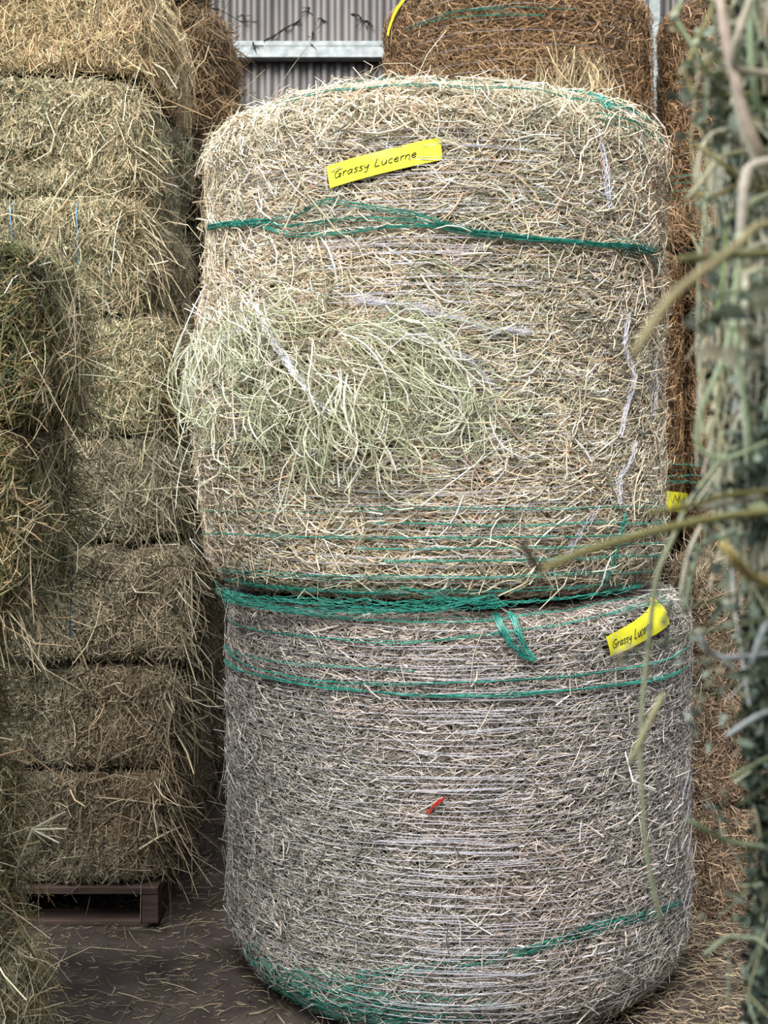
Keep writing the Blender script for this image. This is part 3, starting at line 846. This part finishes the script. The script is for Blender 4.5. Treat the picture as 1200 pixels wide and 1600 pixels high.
# ------------------------------------------------------------------ brown round bales behind
BACK = 'brown round bales at the back wall'
backs = [
    # x, y, z0, H, label, count
    (.70, 6.30, 0.0, 1.09, 'brown round bale on the floor, lowest of the back stack behind the pale bales', 4000),
    (.81, 6.30, 1.092, 1.30, 'brown round bale with a small yellow tape at its lower edge', 13000),
    (.655, 6.30, 2.394, 1.2, 'brown round bale under the roof with a yellow strip curling round its side', 20000),
    (2.10, 6.28, 0.0, 1.195, 'brown round bale on the floor, lowest of the right rear stack', 4000),
    (2.12, 6.28, 1.197, 1.195, 'dark brown round bale in the middle of the right rear stack', 13000),
    (2.0, 6.28, 2.394, 1.2, 'tall brown round bale at the top of the right rear stack', 15000)]
BB = []
for i, (x, y, z0, H, lab, n) in enumerate(backs):
    b = RoundBale(x, y, z0, H, .648, 100 + i, top_r=.08, bot_r=.07, wob=.008)
    e = bale_thing('round_hay_bale', lab, BACK, b)
    rng = np.random.default_rng(120 + i)
    tc = -.2 if x < 1 else -.5
    if i == 1: b.keep = [b.hits([(1033, 797), (1078, 800), (1078, 772), (1034, 767)])]
    mb = MB(); b.body(mb, (92, 66, 42), 110, 50)
    b.cover(mb, n, rng, PAL_BROWN, .05, .0032, spread=.7, th_c=tc, th_w=1.5, rear=.05, lift=.003)
    if i == 2:
        for k in range(1):
            th = rng.normal(.30, .13, 420); z = rng.uniform(.42, .72, 420)
            P, N = b.surf(th, b.zv(z), .012)
            E = np.stack([np.cos(th), np.sin(th), np.zeros_like(th)], -1); B = np.cross(N, E)
            a = rng.normal(-1.35, .35, len(th))
            straws(mb, P, N, E * np.cos(a)[:, None] + B * np.sin(a)[:, None], .2 * np.exp(rng.normal(0, .3, len(th))), .0042, rng, PAL_LEFTB, bend=.5, tilt=.12, lift=.02, segs=4)
    if i in (1, 4, 5):
        th = rng.normal(tc - .35, .35, 500); z = rng.uniform(.95 if i < 5 else .02, 1.12 if i < 5 else .2, 500)
        P, N = b.surf(th, b.zv(np.clip(z, .02, H - .04)), .012)
        E = np.stack([np.cos(th), np.sin(th), np.zeros_like(th)], -1); B = np.cross(N, E)
        a = rng.normal(-1.2, .7, len(th))
        straws(mb, P, N, E * np.cos(a)[:, None] + B * np.sin(a)[:, None], .14 * np.exp(rng.normal(0, .4, len(th))), .0035, rng, PAL_BROWN, bend=.5, tilt=.2, lift=.02, segs=3)
    mb.build('packed_hay', HAY, e)
    if i != 0 and i != 3:
        mb = MB(); net_rings(b, mb, rng, .05, H - .1, .06, .0008, tc - 1.3, tc + 1.3, .006); mb.build('net_wrap', [M_NETW], e)
        mb = MB()
        if i == 2:
            for pts, k in [([(690, 22), (760, 14), (840, 13), (900, 16)], 2), ([(640, 48), (700, 30), (760, 26), (850, 26)], 3), ([(655, 40), (720, 20), (790, 18)], 2)]:
                b.band(mb, pts, k, .006, rng, r=.0013)
        elif i == 5:
            for yy in (278, 288, 300, 311, 322):
                b.band(mb, [(1032, yy + 8), (1050, yy + 2), (1075, yy - 3), (1100, yy - 4)], 2, .004, rng, r=.0014)
        else:
            for yy in (725, 742, 752):
                b.band(mb, [(1036 if i == 1 else 1072, yy), (1055 if i == 1 else 1090, yy + 2), (1070 if i == 1 else 1120, yy)], 2, .005, rng, r=.0014)
        mb.build('green_net_band', [M_NETG], e)
    if i == 1:
        tape_tag(b, e, [(1033, 797), (1078, 800), (1078, 772), (1034, 767)], 'Mill', .14, .60, .26, .42, 'small yellow tape with the letters Mill', seed=6, off=.022, ink=.0017)
    if i == 2:
        # strip of tape curling round the left of the bale
        q = b.hits([(611, 55), (612, 46), (615, 34), (621, 20), (630, 4), (640, -14)])
        m = MB()
        t = np.linspace(0, 5, 30); th = np.interp(t, range(6), q[:, 0]); z = np.interp(t, range(6), q[:, 1])
        rows = []
        for off_, dz in ((.014, -.02), (.017, 0.0), (.014, .02)):
            P, N = b.surf(th + dz * .9, b.zv(np.clip(z - dz * .5, 0, b.H - .05)), off_); rows.append(P)
        V = np.stack(rows, 1); ii = np.arange(29)[:, None]; jj = np.arange(2)[None]
        F = np.stack([ii * 3 + jj, ii * 3 + jj + 1, (ii + 1) * 3 + jj + 1, (ii + 1) * 3 + jj], -1).reshape(-1, 4)
        m.add(V.reshape(-1, 3), F, (.8, .8, .1)); V2 = V + np.array([.001, .001, 0]); m.add(V2.reshape(-1, 3), F[:, ::-1], (.8, .8, .1))
        tag(m.build('tape_strip', [M_TAPE], e, smooth=True), 'yellow tape strip')
    place_children(e, (x, y, z0))
    BB.append(b)

# ------------------------------------------------------------------ pallet under the left stack
PX1, PY0, PY1, PX0 = -.685, 3.88, 4.95, -1.8
pal_ = empty('wooden_pallet', 'weathered wooden pallet on the floor under the left haystack', 'pallet')
for k in range(7):
    y0 = PY0 + k * .15
    m = MB(); box(m, (PX0, y0, .108), (PX1, y0 + .10, .130)); m.build('deck_board', [M_WOOD], pal_)
for xx in (PX1 - .05, (PX0 + PX1) / 2 - .025, PX0):
    m = MB(); box(m, (xx, PY0 + .004, .018), (xx + .05, PY1, .108)); m.build('stringer', [M_WOOD], pal_)
for k in range(3):
    y0 = PY0 + .03 + k * .42
    m = MB(); box(m, (PX0, y0, .0), (PX1 - .06, y0 + .10, .018)); m.build('bottom_board', [M_WOOD], pal_)
place_children(pal_, (-1.24, 4.4, 0))

# ------------------------------------------------------------------ left stack of square bales on the pallet
LG = 'square bales of the left stack'
ZB = [.131, .478, .810, 1.170, 1.500, 1.870, 2.220, 2.600, 2.95]
XR = [-.660, -.650, -.600, -.650, -.692, -.745, -.752, -.72]
LABL = ['greyish square hay bale resting directly on the pallet', 'grey square bale, second up from the pallet',
        'square bale with straw spilling over its top, third up from the pallet', 'shadowed square bale behind the green bales, fourth up from the pallet',
        'olive square bale with rounded corner, fifth up from the pallet', 'square bale with two blue twines on its face, sixth up from the pallet',
        'tall olive square bale beneath the brown topmost bale', 'golden brown square bale at the top of the left stack']
PALS = [PAL_GREY, PAL_GREY, PAL_GREY, PAL_GREY, PAL_LEFT, PAL_LEFT, PAL_LEFT, PAL_LEFTB]
for i in range(8):
    b = SquareBale((XR[i] - .75, 3.90 + .015 * math.sin(i * 2.1), ZB[i]), (XR[i], 4.90, ZB[i + 1] - .002), 200 + i, rad=.055, wob=.024)
    mb = MB(); b.body(mb, (66, 62, 42) if i > 3 else (62, 58, 46))
    cols = PALS[i]
    b.cover(mb, [(1, 0, 26000), (0, 1, 20000)], cols, .024 if i not in (5,) else .042, .0022, axis=2, spread=.6, sticking=.07, lift=.004)
    b.cover(mb, [(1, 0, 500), (0, 1, 700)], cols, .085, .0028, axis=2, spread=.9, sticking=.25, lift=.012, segs=3, bend=.35)
    b.cover(mb, [(2, 1, 1500), (0, 0, 300), (1, 1, 300)], cols, .05, .003, axis=0, spread=.9)
    b.edge_tufts(mb, 130, cols, .10, .0027, lowz=.1, highz=1.0)
    b.edge_tufts(mb, 45, cols, .15, .0027, lowz=.6, highz=1.0, out=(.8, -.5, -1.2))
    o = mb.build('square_hay_bale', HAY); tag(o, LABL[i], 'hay bale', LG)
    if i == 5:
        for px in (22, 125):
            m = MB()
            z = np.linspace(b.lo[2] + .01, b.hi[2] - .01, 14)
            p = np.stack([np.full(14, (px - 600) / FPX * 3.89), np.full(14, b.lo[1]), z], 1)
            q, _ = b.surf(p, .017); q[:, 0] += .002 * np.sin(z * 60)
            tube(m, q, .0022, sides=5); m.build('twine', [M_TWINE], o)

# rear column beyond it
RG = 'bales behind the left stack'
rear = [((-1.75, 5.0, 0), (-.66, 5.9, 2.45), 'large dark hay block seen in the gap behind the left stack'),
        ((-1.7, 5.0, 2.452), (-.595, 5.9, 2.83), 'brown square bale jutting out behind the left stack'),
        ((-1.7, 5.0, 2.832), (-.69, 5.85, 3.18), 'brown bale behind the left stack, second from the top'),
        ((-1.7, 5.0, 3.182), (-.80, 5.75, 3.55), 'dark brown shaggy bale topping the pile behind the left stack')]
for i, (lo, hi, lab) in enumerate(rear):
    b = SquareBale(lo, hi, 260 + i, rad=.09, wob=.03)
    mb = MB(); b.body(mb, (52, 40, 26), 26)
    k = [5000, 7000, 8000, 8000][i]
    b.cover(mb, [(1, 0, k), (0, 1, k)], PAL_DARKB if i else PAL_GREY, .055, .003, axis=2, spread=.8, sticking=.15, lift=.006, segs=3)
    b.cover(mb, [(2, 1, 1500)], PAL_DARKB, .06, .003, axis=0, spread=.9, sticking=.1)
    b.edge_tufts(mb, 260, PAL_DARKB, .10, .003, lowz=.1)
    tag(mb.build('square_hay_bale', HAY), lab, 'hay bale', RG)

# ------------------------------------------------------------------ nearer green stack at the left edge
NG = 'green bales at the left edge'
near = [(-.765, 0, .415, 'green bale on the floor at the lower left edge with a straw tuft'),
        (-.815, .417, .78, 'square bale at the left edge beside the pallet'),
        (-.860, .782, 1.145, 'recessed green bale at the left edge with straw dangling below the overhanging bale'),
        (-.712, 1.147, 1.512, 'green bale at the left edge overhanging the ones below'),
        (-.672, 1.514, 1.875, 'topmost green bale at the left edge')]
for i, (xr, z0, z1, lab) in enumerate(near):
    b = SquareBale((xr - .8, 2.42, z0), (xr, 2.87, z1), 300 + i, rad=.06, wob=.018)
    cols = PAL_DGREEN if i in (1, 3, 4) else PAL_LEFT
    mb = MB(); b.body(mb, (58, 60, 36))
    b.cover(mb, [(0, 1, 12000)], cols, .026, .0020, axis=1, spread=.9, sticking=.08, wild=.6, lift=.004)
    b.cover(mb, [(0, 1, 700)], PAL_LEFT, .075, .0022, axis=2, spread=.9, sticking=.3, segs=3, bend=.4, lift=.012)
    b.cover(mb, [(1, 0, 3500), (1, 1, 2500), (2, 1, 2500), (2, 0, 1500)], cols, .035, .0024, axis=2, spread=.9)
    # shaggy far right edge, the one the camera sees as outline
    n = 420
    p = np.stack([np.full(n, xr) - b.rng.uniform(0, .03, n), 2.87 - np.abs(b.rng.normal(0, .07, n)), b.rng.uniform(z0, z1, n)], 1)
    P, N = b.surf(p)
    T = norm(np.array([.8, .5, -.5]) * b.rng.uniform(.1, 1.3, (n, 3)) + b.rng.normal(0, .4, (n, 3)))
    N2 = norm(np.cross(T, b.rng.normal(size=(n, 3))))
    ls = .07 * np.exp(b.rng.normal(0, .4, n))
    straws(mb, P + T * (ls * .3)[:, None], N2, T, ls, .0019, b.rng, PAL_LEFT + PAL_DGREEN, bend=.4, tilt=.02, segs=3, droop=.15)
    if i == 3:   # straw dangling from its lower edge
        n = 260
        p = np.stack([xr - np.abs(b.rng.normal(0.03, .08, n)), 2.45 + b.rng.uniform(0, .4, n), np.full(n, z0 + .03) + b.rng.uniform(0, .05, n)], 1)
        T = norm(np.array([.35, .1, -1.0]) + b.rng.normal(0, .35, (n, 3))); N2 = norm(np.cross(T, b.rng.normal(size=(n, 3))))
        ls = .13 * np.exp(b.rng.normal(0, .35, n))
        straws(mb, p + T * (ls * .45)[:, None], N2, T, ls, .0021, b.rng, PAL_LEFT, bend=.35, tilt=.02, segs=3)
    o = mb.build('square_hay_bale', HAY); tag(o, lab, 'hay bale', NG)
    if i == 3:
        m = MB(); p = pix(113, 905, 2.872)
        tube(m, smooth_path([p + [0, 0, .06], p, p + [-.004, 0, -.07], p + [-.004, 0, -.13]], 5), .0020, sides=5); m.build('twine', [M_TWINE], o)
    if i == 1:   # pale split stalk standing out from the bale
        m = MB()
        c0 = pix(50, 1296, 2.80)
        for e in [(20, 1370), (102, 1268), (104, 1295), (92, 1317)]:
            tube(m, np.array([c0, pix(e[0], e[1], 2.79)]), [.0034, .0016], lin((226, 222, 204)), sides=6)
        tube(m, smooth_path([pix(-10, 1372, 2.72), pix(14, 1400, 2.74), pix(30, 1450, 2.76), pix(52, 1487, 2.77)], 6), .0028, lin((196, 172, 132)), sides=6)
        m.build('long_stalk', [M_STRAW], o)

# ------------------------------------------------------------------ square bales behind on the right
SG = 'pinkish brown square bales at lower right'
for i, (lo, hi, lab) in enumerate([
        ((.945, 3.95, 0), (1.75, 4.5, .345), 'pinkish brown square bale on the floor between round bale and leafy bale'),
        ((.935, 3.95, .347), (1.75, 4.5, .69), 'pinkish brown square bale second up, right of the lower round bale'),
        ((1.0, 4.0, .692), (1.75, 4.5, 1.08), 'brown square bale set back, topmost of the three at the right')]):
    b = SquareBale(lo, hi, 340 + i, rad=.05, wob=.014)
    mb = MB(); b.body(mb, (78, 60, 46))
    b.cover(mb, [(1, 0, 7000), (0, 0, 5000)], PAL_PINK, .04, .0026, axis=2, spread=.9, sticking=.1, wild=.5)
    b.cover(mb, [(1, 0, 500), (0, 0, 300), (2, 1, 1200)], PAL_PINK, .09, .0028, axis=2, spread=.9, sticking=.3, segs=3, bend=.4)
    tag(mb.build('square_hay_bale', HAY), lab, 'hay bale', SG)

# ------------------------------------------------------------------ loose straw on the floor
rng = np.random.default_rng(77)
mb = MB()
def scatter(n, x0, x1, y0, y1, L, W, pal, dens=None, h=.004, tilt=.06):
    P = np.stack([rng.uniform(x0, x1, n), rng.uniform(y0, y1, n), np.full(n, .0015)], 1)
    if dens is not None:
        P = P[rng.random(n) < dens(P)]
    k = len(P)
    a = rng.uniform(0, 6.28, k)
    T = np.stack([np.cos(a), np.sin(a) * .8, np.zeros(k)], 1); T = norm(T)
    N = np.tile([0, 0, 1.0], (k, 1))
    straws(mb, P, N, T, L * np.exp(rng.normal(0, .45, k)), W * np.exp(rng.normal(0, .3, k)), rng, pal, slot=0, lift=h, tilt=tilt, bend=.2)
PAL_FL = [(150, 138, 112), (120, 110, 90), (180, 168, 142), (104, 94, 74), (140, 120, 94)]
nz = Noise(9, 5)
scatter(15000, -1.3, .0, 2.6, 5.0, .022, .0022, PAL_FL, lambda P: np.clip(.45 + .4 * nz(P), .08, 1))
scatter(900, -1.2, -.0, 2.7, 4.6, .055, .0026, PAL_FL)
scatter(130, -1.0, -.1, 2.8, 4.2, .10, .0028, PAL_FL)
scatter(5200, .5, 1.4, 2.9, 4.0, .045, .0026, PAL_PINK + PAL_FL, None, .018, .15)
o = mb.build('loose_straw', [M_STRAW]); tag(o, 'loose straw and chaff scattered over the shed floor', 'straw', kind='stuff')

# ------------------------------------------------------------------ leafy lucerne stack close by on the right
LU = 'leafy lucerne bales close by at the right'
lu = [((.274, -.1, 0), (1.15, .96, 1.428), 'large dark green leafy lucerne bale close by at lower right'),
      ((.262, -.1, 1.43), (1.15, .94, 1.90), 'blurred lucerne bale with long pale stalks at the upper right edge')]
lu_obj = []
for i, (lo, hi, lab) in enumerate(lu):
    b = SquareBale(lo, hi, 400 + i, rad=.03, wob=.009)
    rng = b.rng
    e = empty('lucerne_bale', lab, 'hay bale', LU)
    mb = MB(); b.body(mb, (34, 40, 31), 40)
    # only the edge by the camera shows: keep the cover dense there
    def zone(n, d, side, depth):
        p = b.face(d, side, n)
        p[:, 1 if d == 0 else 0] = (hi[1] - np.abs(rng.normal(0, depth, n))) if d == 0 else (lo[0] + np.abs(rng.normal(0, depth, n)))
        return b.surf(p)
    for d, side, n in ((0, 0, 16000), (1, 1, 5000)):
        P, N = zone(n, d, side, .16)
        T = norm(np.cross(N, rng.normal(size=(n, 3))) + N * rng.normal(.2, .4, (n, 1)))
        leaves(mb, P + N * np.abs(rng.normal(0, .006, n))[:, None], N, T, .009 * np.exp(rng.normal(0, .35, n)), .006 * np.exp(rng.normal(0, .3, n)), rng, PAL_LUCD, jit=.35)
    for d, side, n in ((0, 0, (3800 if i else 2600)), (1, 1, 1200)):
        P, N = zone(n, d, side, .16)
        T = norm(np.cross(N, rng.normal(size=(n, 3)) * np.array([1, 1, .45])))
        straws(mb, P, N, T, .035 * np.exp(rng.normal(0, .5, n)), .0016, rng, PAL_STALK + PAL_LUCD + PAL_LUCD, tilt=.2, bend=.3, lift=.006, segs=2)
    if i == 0:
        n = 170
        P, N = zone(n, 0, 0, .08)
        T = norm(rng.normal(0, 1, (n, 3)) * np.array([.35, 1, 1]))
        straws(mb, P, N, T, .05 * np.exp(rng.normal(0, .4, n)), .0022, rng, PAL_STALK, tilt=.12, bend=.2, lift=.012, segs=3)
    if i == 1:
        n = 620
        P, N = zone(n, 0, 0, .09)
        T = norm(np.array([0, .1, 1.0]) + rng.normal(0, .16, (n, 3)) * np.array([.35, 1, 1]))
        straws(mb, P, N, T, .12 * np.exp(rng.normal(0, .3, n)), .0026, rng, PAL_STALK, tilt=.06, bend=.18, lift=.012, segs=4)
    mb.build('packed_lucerne', HAY, e)
    lu_obj.append(e)

def round_path(P):
    """straight runs with rounded bends, like real stems"""
    P = np.asarray(P, float)
    for _ in range(3):
        a, b = P[:-1], P[1:]
        q = np.stack([a * .78 + b * .22, a * .22 + b * .78], 1).reshape(-1, 3)
        P = np.vstack([P[:1], q[1:-1], P[-1:]])
    return P

def stalk(parent, pts, r, col, d=None, root=True, lab=None, nodes=False, z_root=None):
    """one long stalk: (px, py, distance) points, then into the bale"""
    P = [pix(px, py, d_ * 1.5) for px, py, d_ in pts]
    r = r * .95
    if root:
        last = P[-1]
        P.append(np.array([max(.33, last[0] + .05), min(last[1] + .02, .85), last[2] + .01]))
    path = round_path(P)
    n = len(path)
    rr = np.full(n, r) * (1 + .06 * np.sin(np.arange(n) * 1.7))
    rr[:2] *= .8
    m = MB(); tube(m, path, rr, lin(col), sides=8)
    if nodes:
        for q in P[1:-1]:
            s = np.linspace(-1, 1, 7)
            tube(m, q + np.outer(s, [0, 0, r * 1.3]), r * 1.5 * np.sqrt(np.clip(1 - s * s, .02, 1)), lin(np.minimum(np.array(col) + 25, 255)), sides=8)
    o = m.build('stalk', [M_STRAW], parent, smooth=True)
    if lab: tag(o, lab)
    return o

PALE, PINK, GRN, OLV, YEL = (232, 228, 204), (236, 214, 196), (188, 206, 166), (178, 170, 120), (232, 208, 128)
U, Lw = lu_obj[1], lu_obj[0]
S = [
    (U, [(842, 892, .40), (900, 866, .41), (1000, 836, .43), (1100, 812, .45), (1210, 798, .47)], .0024, (176, 168, 112), 'long olive stalk with a dark broken tip'),
    (U, [(992, 552, .33), (1015, 512, .34), (1050, 462, .35), (1100, 422, .36), (1150, 388, .38), (1192, 340, .40)], .0022, (200, 184, 138), 'thick blurred tan stalk'),
    (U, [(1200, 690, .50), (1130, 722, .50), (1086, 700, .50), (1092, 650, .50), (1108, 610, .50), (1130, 560, .51), (1146, 500, .52), (1152, 380, .52)], .0015, GRN, None),
    (U, [(1172, 715, .50), (1166, 640, .50), (1154, 570, .50), (1147, 500, .51), (1146, 420, .52)], .0016, GRN, None),
    (Lw, [(1037, 1452, .58), (1016, 1372, .58), (1006, 1290, .58), (1000, 1180, .58), (1003, 1105, .58), (1012, 1020, .58), (1024, 900, .57), (1052, 840, .57), (1072, 790, .57), (1110, 740, .57), (1150, 690, .58)], .0018, (186, 190, 156), 'long thin stalk hanging in front of the round bale'),
    (Lw, [(982, 1198, .55), (1004, 1150, .55), (1036, 1085, .55)], .0022, (196, 192, 150), 'short free stalk caught on the long hanging one'),
    (U, [(1124, -8, .52), (1132, 50, .52), (1146, 110, .52), (1160, 170, .52), (1178, 220, .52), (1200, 270, .53)], .0034, PINK, 'thick pinkish stalk'),
    (U, [(1140, 80, .53), (1148, 140, .53), (1158, 200, .53), (1176, 240, .53), (1198, 280, .53)], .0024, PALE, None),
    (U, [(1174, -8, .50), (1162, 30, .50), (1150, 65, .50), (1142, 120, .51)], .0026, (224, 212, 190), None),
    (U, [(1172, -8, .53), (1172, 60, .53), (1176, 130, .53), (1190, 190, .54)], .0024, (176, 196, 160), None),
    (U, [(1122, -6, .55), (1106, 30, .55), (1087, 68, .55), (1074, 100, .55), (1072, 120, .55), (1080, 142, .55), (1086, 150, .55)], .0018, OLV, None),
    (U, [(1066, -6, .55), (1060, 12, .55), (1054, 26, .55), (1068, 50, .55), (1082, 72, .55), (1092, 92, .55), (1112, 120, .56)], .0016, GRN, None),
    (U, [(1085, 148, .55), (1092, 122, .55), (1088, 108, .55), (1096, 95, .56), (1130, 72, .56)], .0012, PALE, None),
    (U, [(1090, 118, .55), (1112, 90, .56), (1140, 60, .57)], .0014, (190, 160, 110), None),
    (U, [(1086, 224, .52), (1106, 240, .52), (1130, 256, .52), (1162, 282, .53), (1190, 300, .54)], .0018, OLV, None),
    (U, [(1087, 290, .54), (1090, 260, .54), (1098, 225, .54), (1120, 200, .55)], .0016, PALE, None),
    (U, [(1072, 312, .54), (1092, 290, .54), (1116, 256, .54), (1140, 236, .55)], .0018, (218, 214, 180), None),
    (U, [(1113, 320, .55), (1112, 290, .55), (1116, 252, .55), (1124, 192, .56)], .0016, PALE, None),
    (U, [(1085, 302, .55), (1105, 308, .55), (1130, 302, .55), (1158, 285, .56)], .0017, (186, 172, 116), None),
    (U, [(1156, 380, .50), (1160, 340, .50), (1162, 290, .50), (1172, 250, .51)], .0034, (224, 212, 196), None),
    (U, [(1150, 560, .51), (1152, 470, .51), (1158, 400, .51), (1162, 300, .52)], .0026, (190, 196, 160), None),
    (U, [(1168, 560, .50), (1164, 490, .50), (1166, 420, .51), (1164, 380, .52)], .0024, PALE, None),
    (U, [(1062, 405, .42), (1090, 403, .43), (1120, 402, .45), (1180, 396, .47)], .0022, (158, 156, 108), None),
    (U, [(1118, 478, .56), (1106, 450, .56), (1102, 420, .56), (1101, 395, .56), (1110, 370, .57)], .0014, (176, 140, 118), None),
    (U, [(1112, 512, .55), (1122, 480, .55), (1132, 430, .55), (1134, 360, .56), (1142, 330, .56)], .0015, (168, 190, 130), None),
    (U, [(1010, 803, .48), (1050, 797, .48), (1090, 789, .49), (1130, 772, .50)], .0017, (140, 132, 80), None),
    (U, [(1072, 790, .50), (1100, 793, .50), (1150, 785, .50), (1192, 774, .51), (1200, 790, .52)], .0017, (196, 190, 168), None),
    (U, [(1128, 848, .36), (1145, 870, .36), (1165, 896, .37), (1185, 908, .38), (1215, 914, .39)], .0024, YEL, 'thick yellowish stalk end'),
    (U, [(1070, 960, .56), (1075, 920, .56), (1084, 880, .56), (1098, 838, .57)], .0018, (170, 188, 158), None),
    (U, [(1062, 935, .56), (1068, 900, .56), (1080, 850, .56), (1108, 800, .57)], .0014, PALE, None),
    (Lw, [(1090, 985, .54), (1098, 1005, .54), (1112, 1022, .55), (1140, 1030, .55)], .0018, (220, 226, 230), None),
    (Lw, [(1072, 1280, .60), (1100, 1295, .60), (1140, 1318, .61)], .0018, (150, 166, 128), None),
    (Lw, [(1174, 1040, .52), (1186, 1000, .52), (1205, 960, .53)], .0020, (196, 206, 206), None),
    (Lw, [(1100, 1492, .60), (1125, 1472, .60), (1145, 1460, .61)], .0018, (178, 190, 158), None),
    (Lw, [(1135, 1150, .55), (1165, 1130, .55), (1200, 1110, .55)], .0022, (206, 212, 214), None),
    (Lw, [(1140, 1215, .56), (1170, 1200, .56), (1205, 1180, .56)], .0018, (160, 172, 132), None),
]
rng = np.random.default_rng(88)
for par, pts, r, col, lab in S:
    stalk(par, pts, r, col, lab=lab, root=not (lab or '').startswith('short free'))
# dark broken tip and pods
m = MB(); tube(m, np.array([pix(845, 893, .60), pix(828, 868, .60), pix(812, 848, .60)]), [.0016, .0022, .0014], lin((92, 82, 66)), sides=6)
tag(m.build('broken_tip', [M_STRAW], U), 'dark bent stalk tip')
for (px, py, d, r_) in [(1054, 26, .55, .0032), (1087, 68, .55, .003), (1090, 50, .55, .0022), (1158, 372, .50, .0042), (1105, 308, .55, .0028)]:
    m = MB(); s = np.linspace(-1, 1, 8); p = pix(px, py, d * 1.5)
    tube(m, p + np.outer(s, [0, 0, r_]), r_ * np.sqrt(np.clip(1 - s * s, .03, 1)), lin((204, 212, 184)), sides=8)
    m.build('stalk_node', [M_STRAW], U, smooth=True)
# leaf clusters that stand out from the upper bale
def cluster(parent, spots, name='leaf_cluster'):
    for (px, py, d, n, s, L) in spots:
        px = px + 14 if px > 1050 else px
        m = MB()
        c0 = pix(px, py, d * 1.5)
        P = c0 + rng.normal(0, 1, (n, 3)) * np.array([s, s * .8, s])
        T = norm(rng.normal(size=(n, 3)) + np.array([-.4, -.2, -.3])); N = norm(np.cross(T, rng.normal(size=(n, 3))))
        L = L * .68
        leaves(m, P, N, T, L * np.exp(rng.normal(0, .25, n)), L * .5 * np.exp(rng.normal(0, .2, n)), rng, PAL_LUC, slot=0)
        # petiole back to the bale
        tube(m, smooth_path([c0, (c0 + np.array([.31, c0[1], c0[2] + .02])) / 2 + [0, 0, .008], np.array([.32, min(c0[1], .85), c0[2] + .012])], 6), .0009, lin((120, 128, 96)), sides=5)
        m.build(name, [M_LEAF], parent)
cluster(U, [(1062, 112, .55, 12, .004, .012), (1105, 130, .55, 16, .009, .018), (1120, 60, .56, 22, .012, .016), (1105, 178, .55, 26, .009, .018), (1122, 150, .56, 26, .012, .018),
            (1098, 200, .55, 14, .005, .013), (1140, 190, .56, 30, .014, .016), (1085, 470, .40, 7, .005, .012), (1078, 500, .40, 5, .004, .012), (1120, 375, .56, 14, .008, .012),
            (1185, 520, .42, 24, .012, .026), (1180, 450, .48, 20, .014, .018), (1130, 745, .54, 24, .013, .013), (1115, 800, .55, 20, .012, .012), (1110, 5, .55, 12, .008, .014),
            (1140, 320, .56, 20, .014, .014), (1185, 80, .55, 26, .016, .018), (1160, 610, .53, 20, .012, .014), (1150, 670, .54, 20, .012, .012)])
cluster(Lw, [(1098, 860, .56, 14, .007, .011), (1120, 960, .56, 26, .015, .012), (1110, 1020, .56, 22, .012, .011), (1090, 1090, .57, 22, .010, .011), (1120, 1130, .57, 18, .012, .011),
             (985, 1015, .46, 6, .004, .010), (1040, 958, .46, 5, .003, .009), (1150, 900, .52, 26, .016, .014), (1145, 1060, .56, 26, .014, .012), (1135, 1260, .58, 18, .010, .010), (1135, 1400, .59, 18, .010, .010)])
for e in lu_obj:
    i = lu_obj.index(e)
    place_children(e, (.7, .15, lu[i][0][2]))
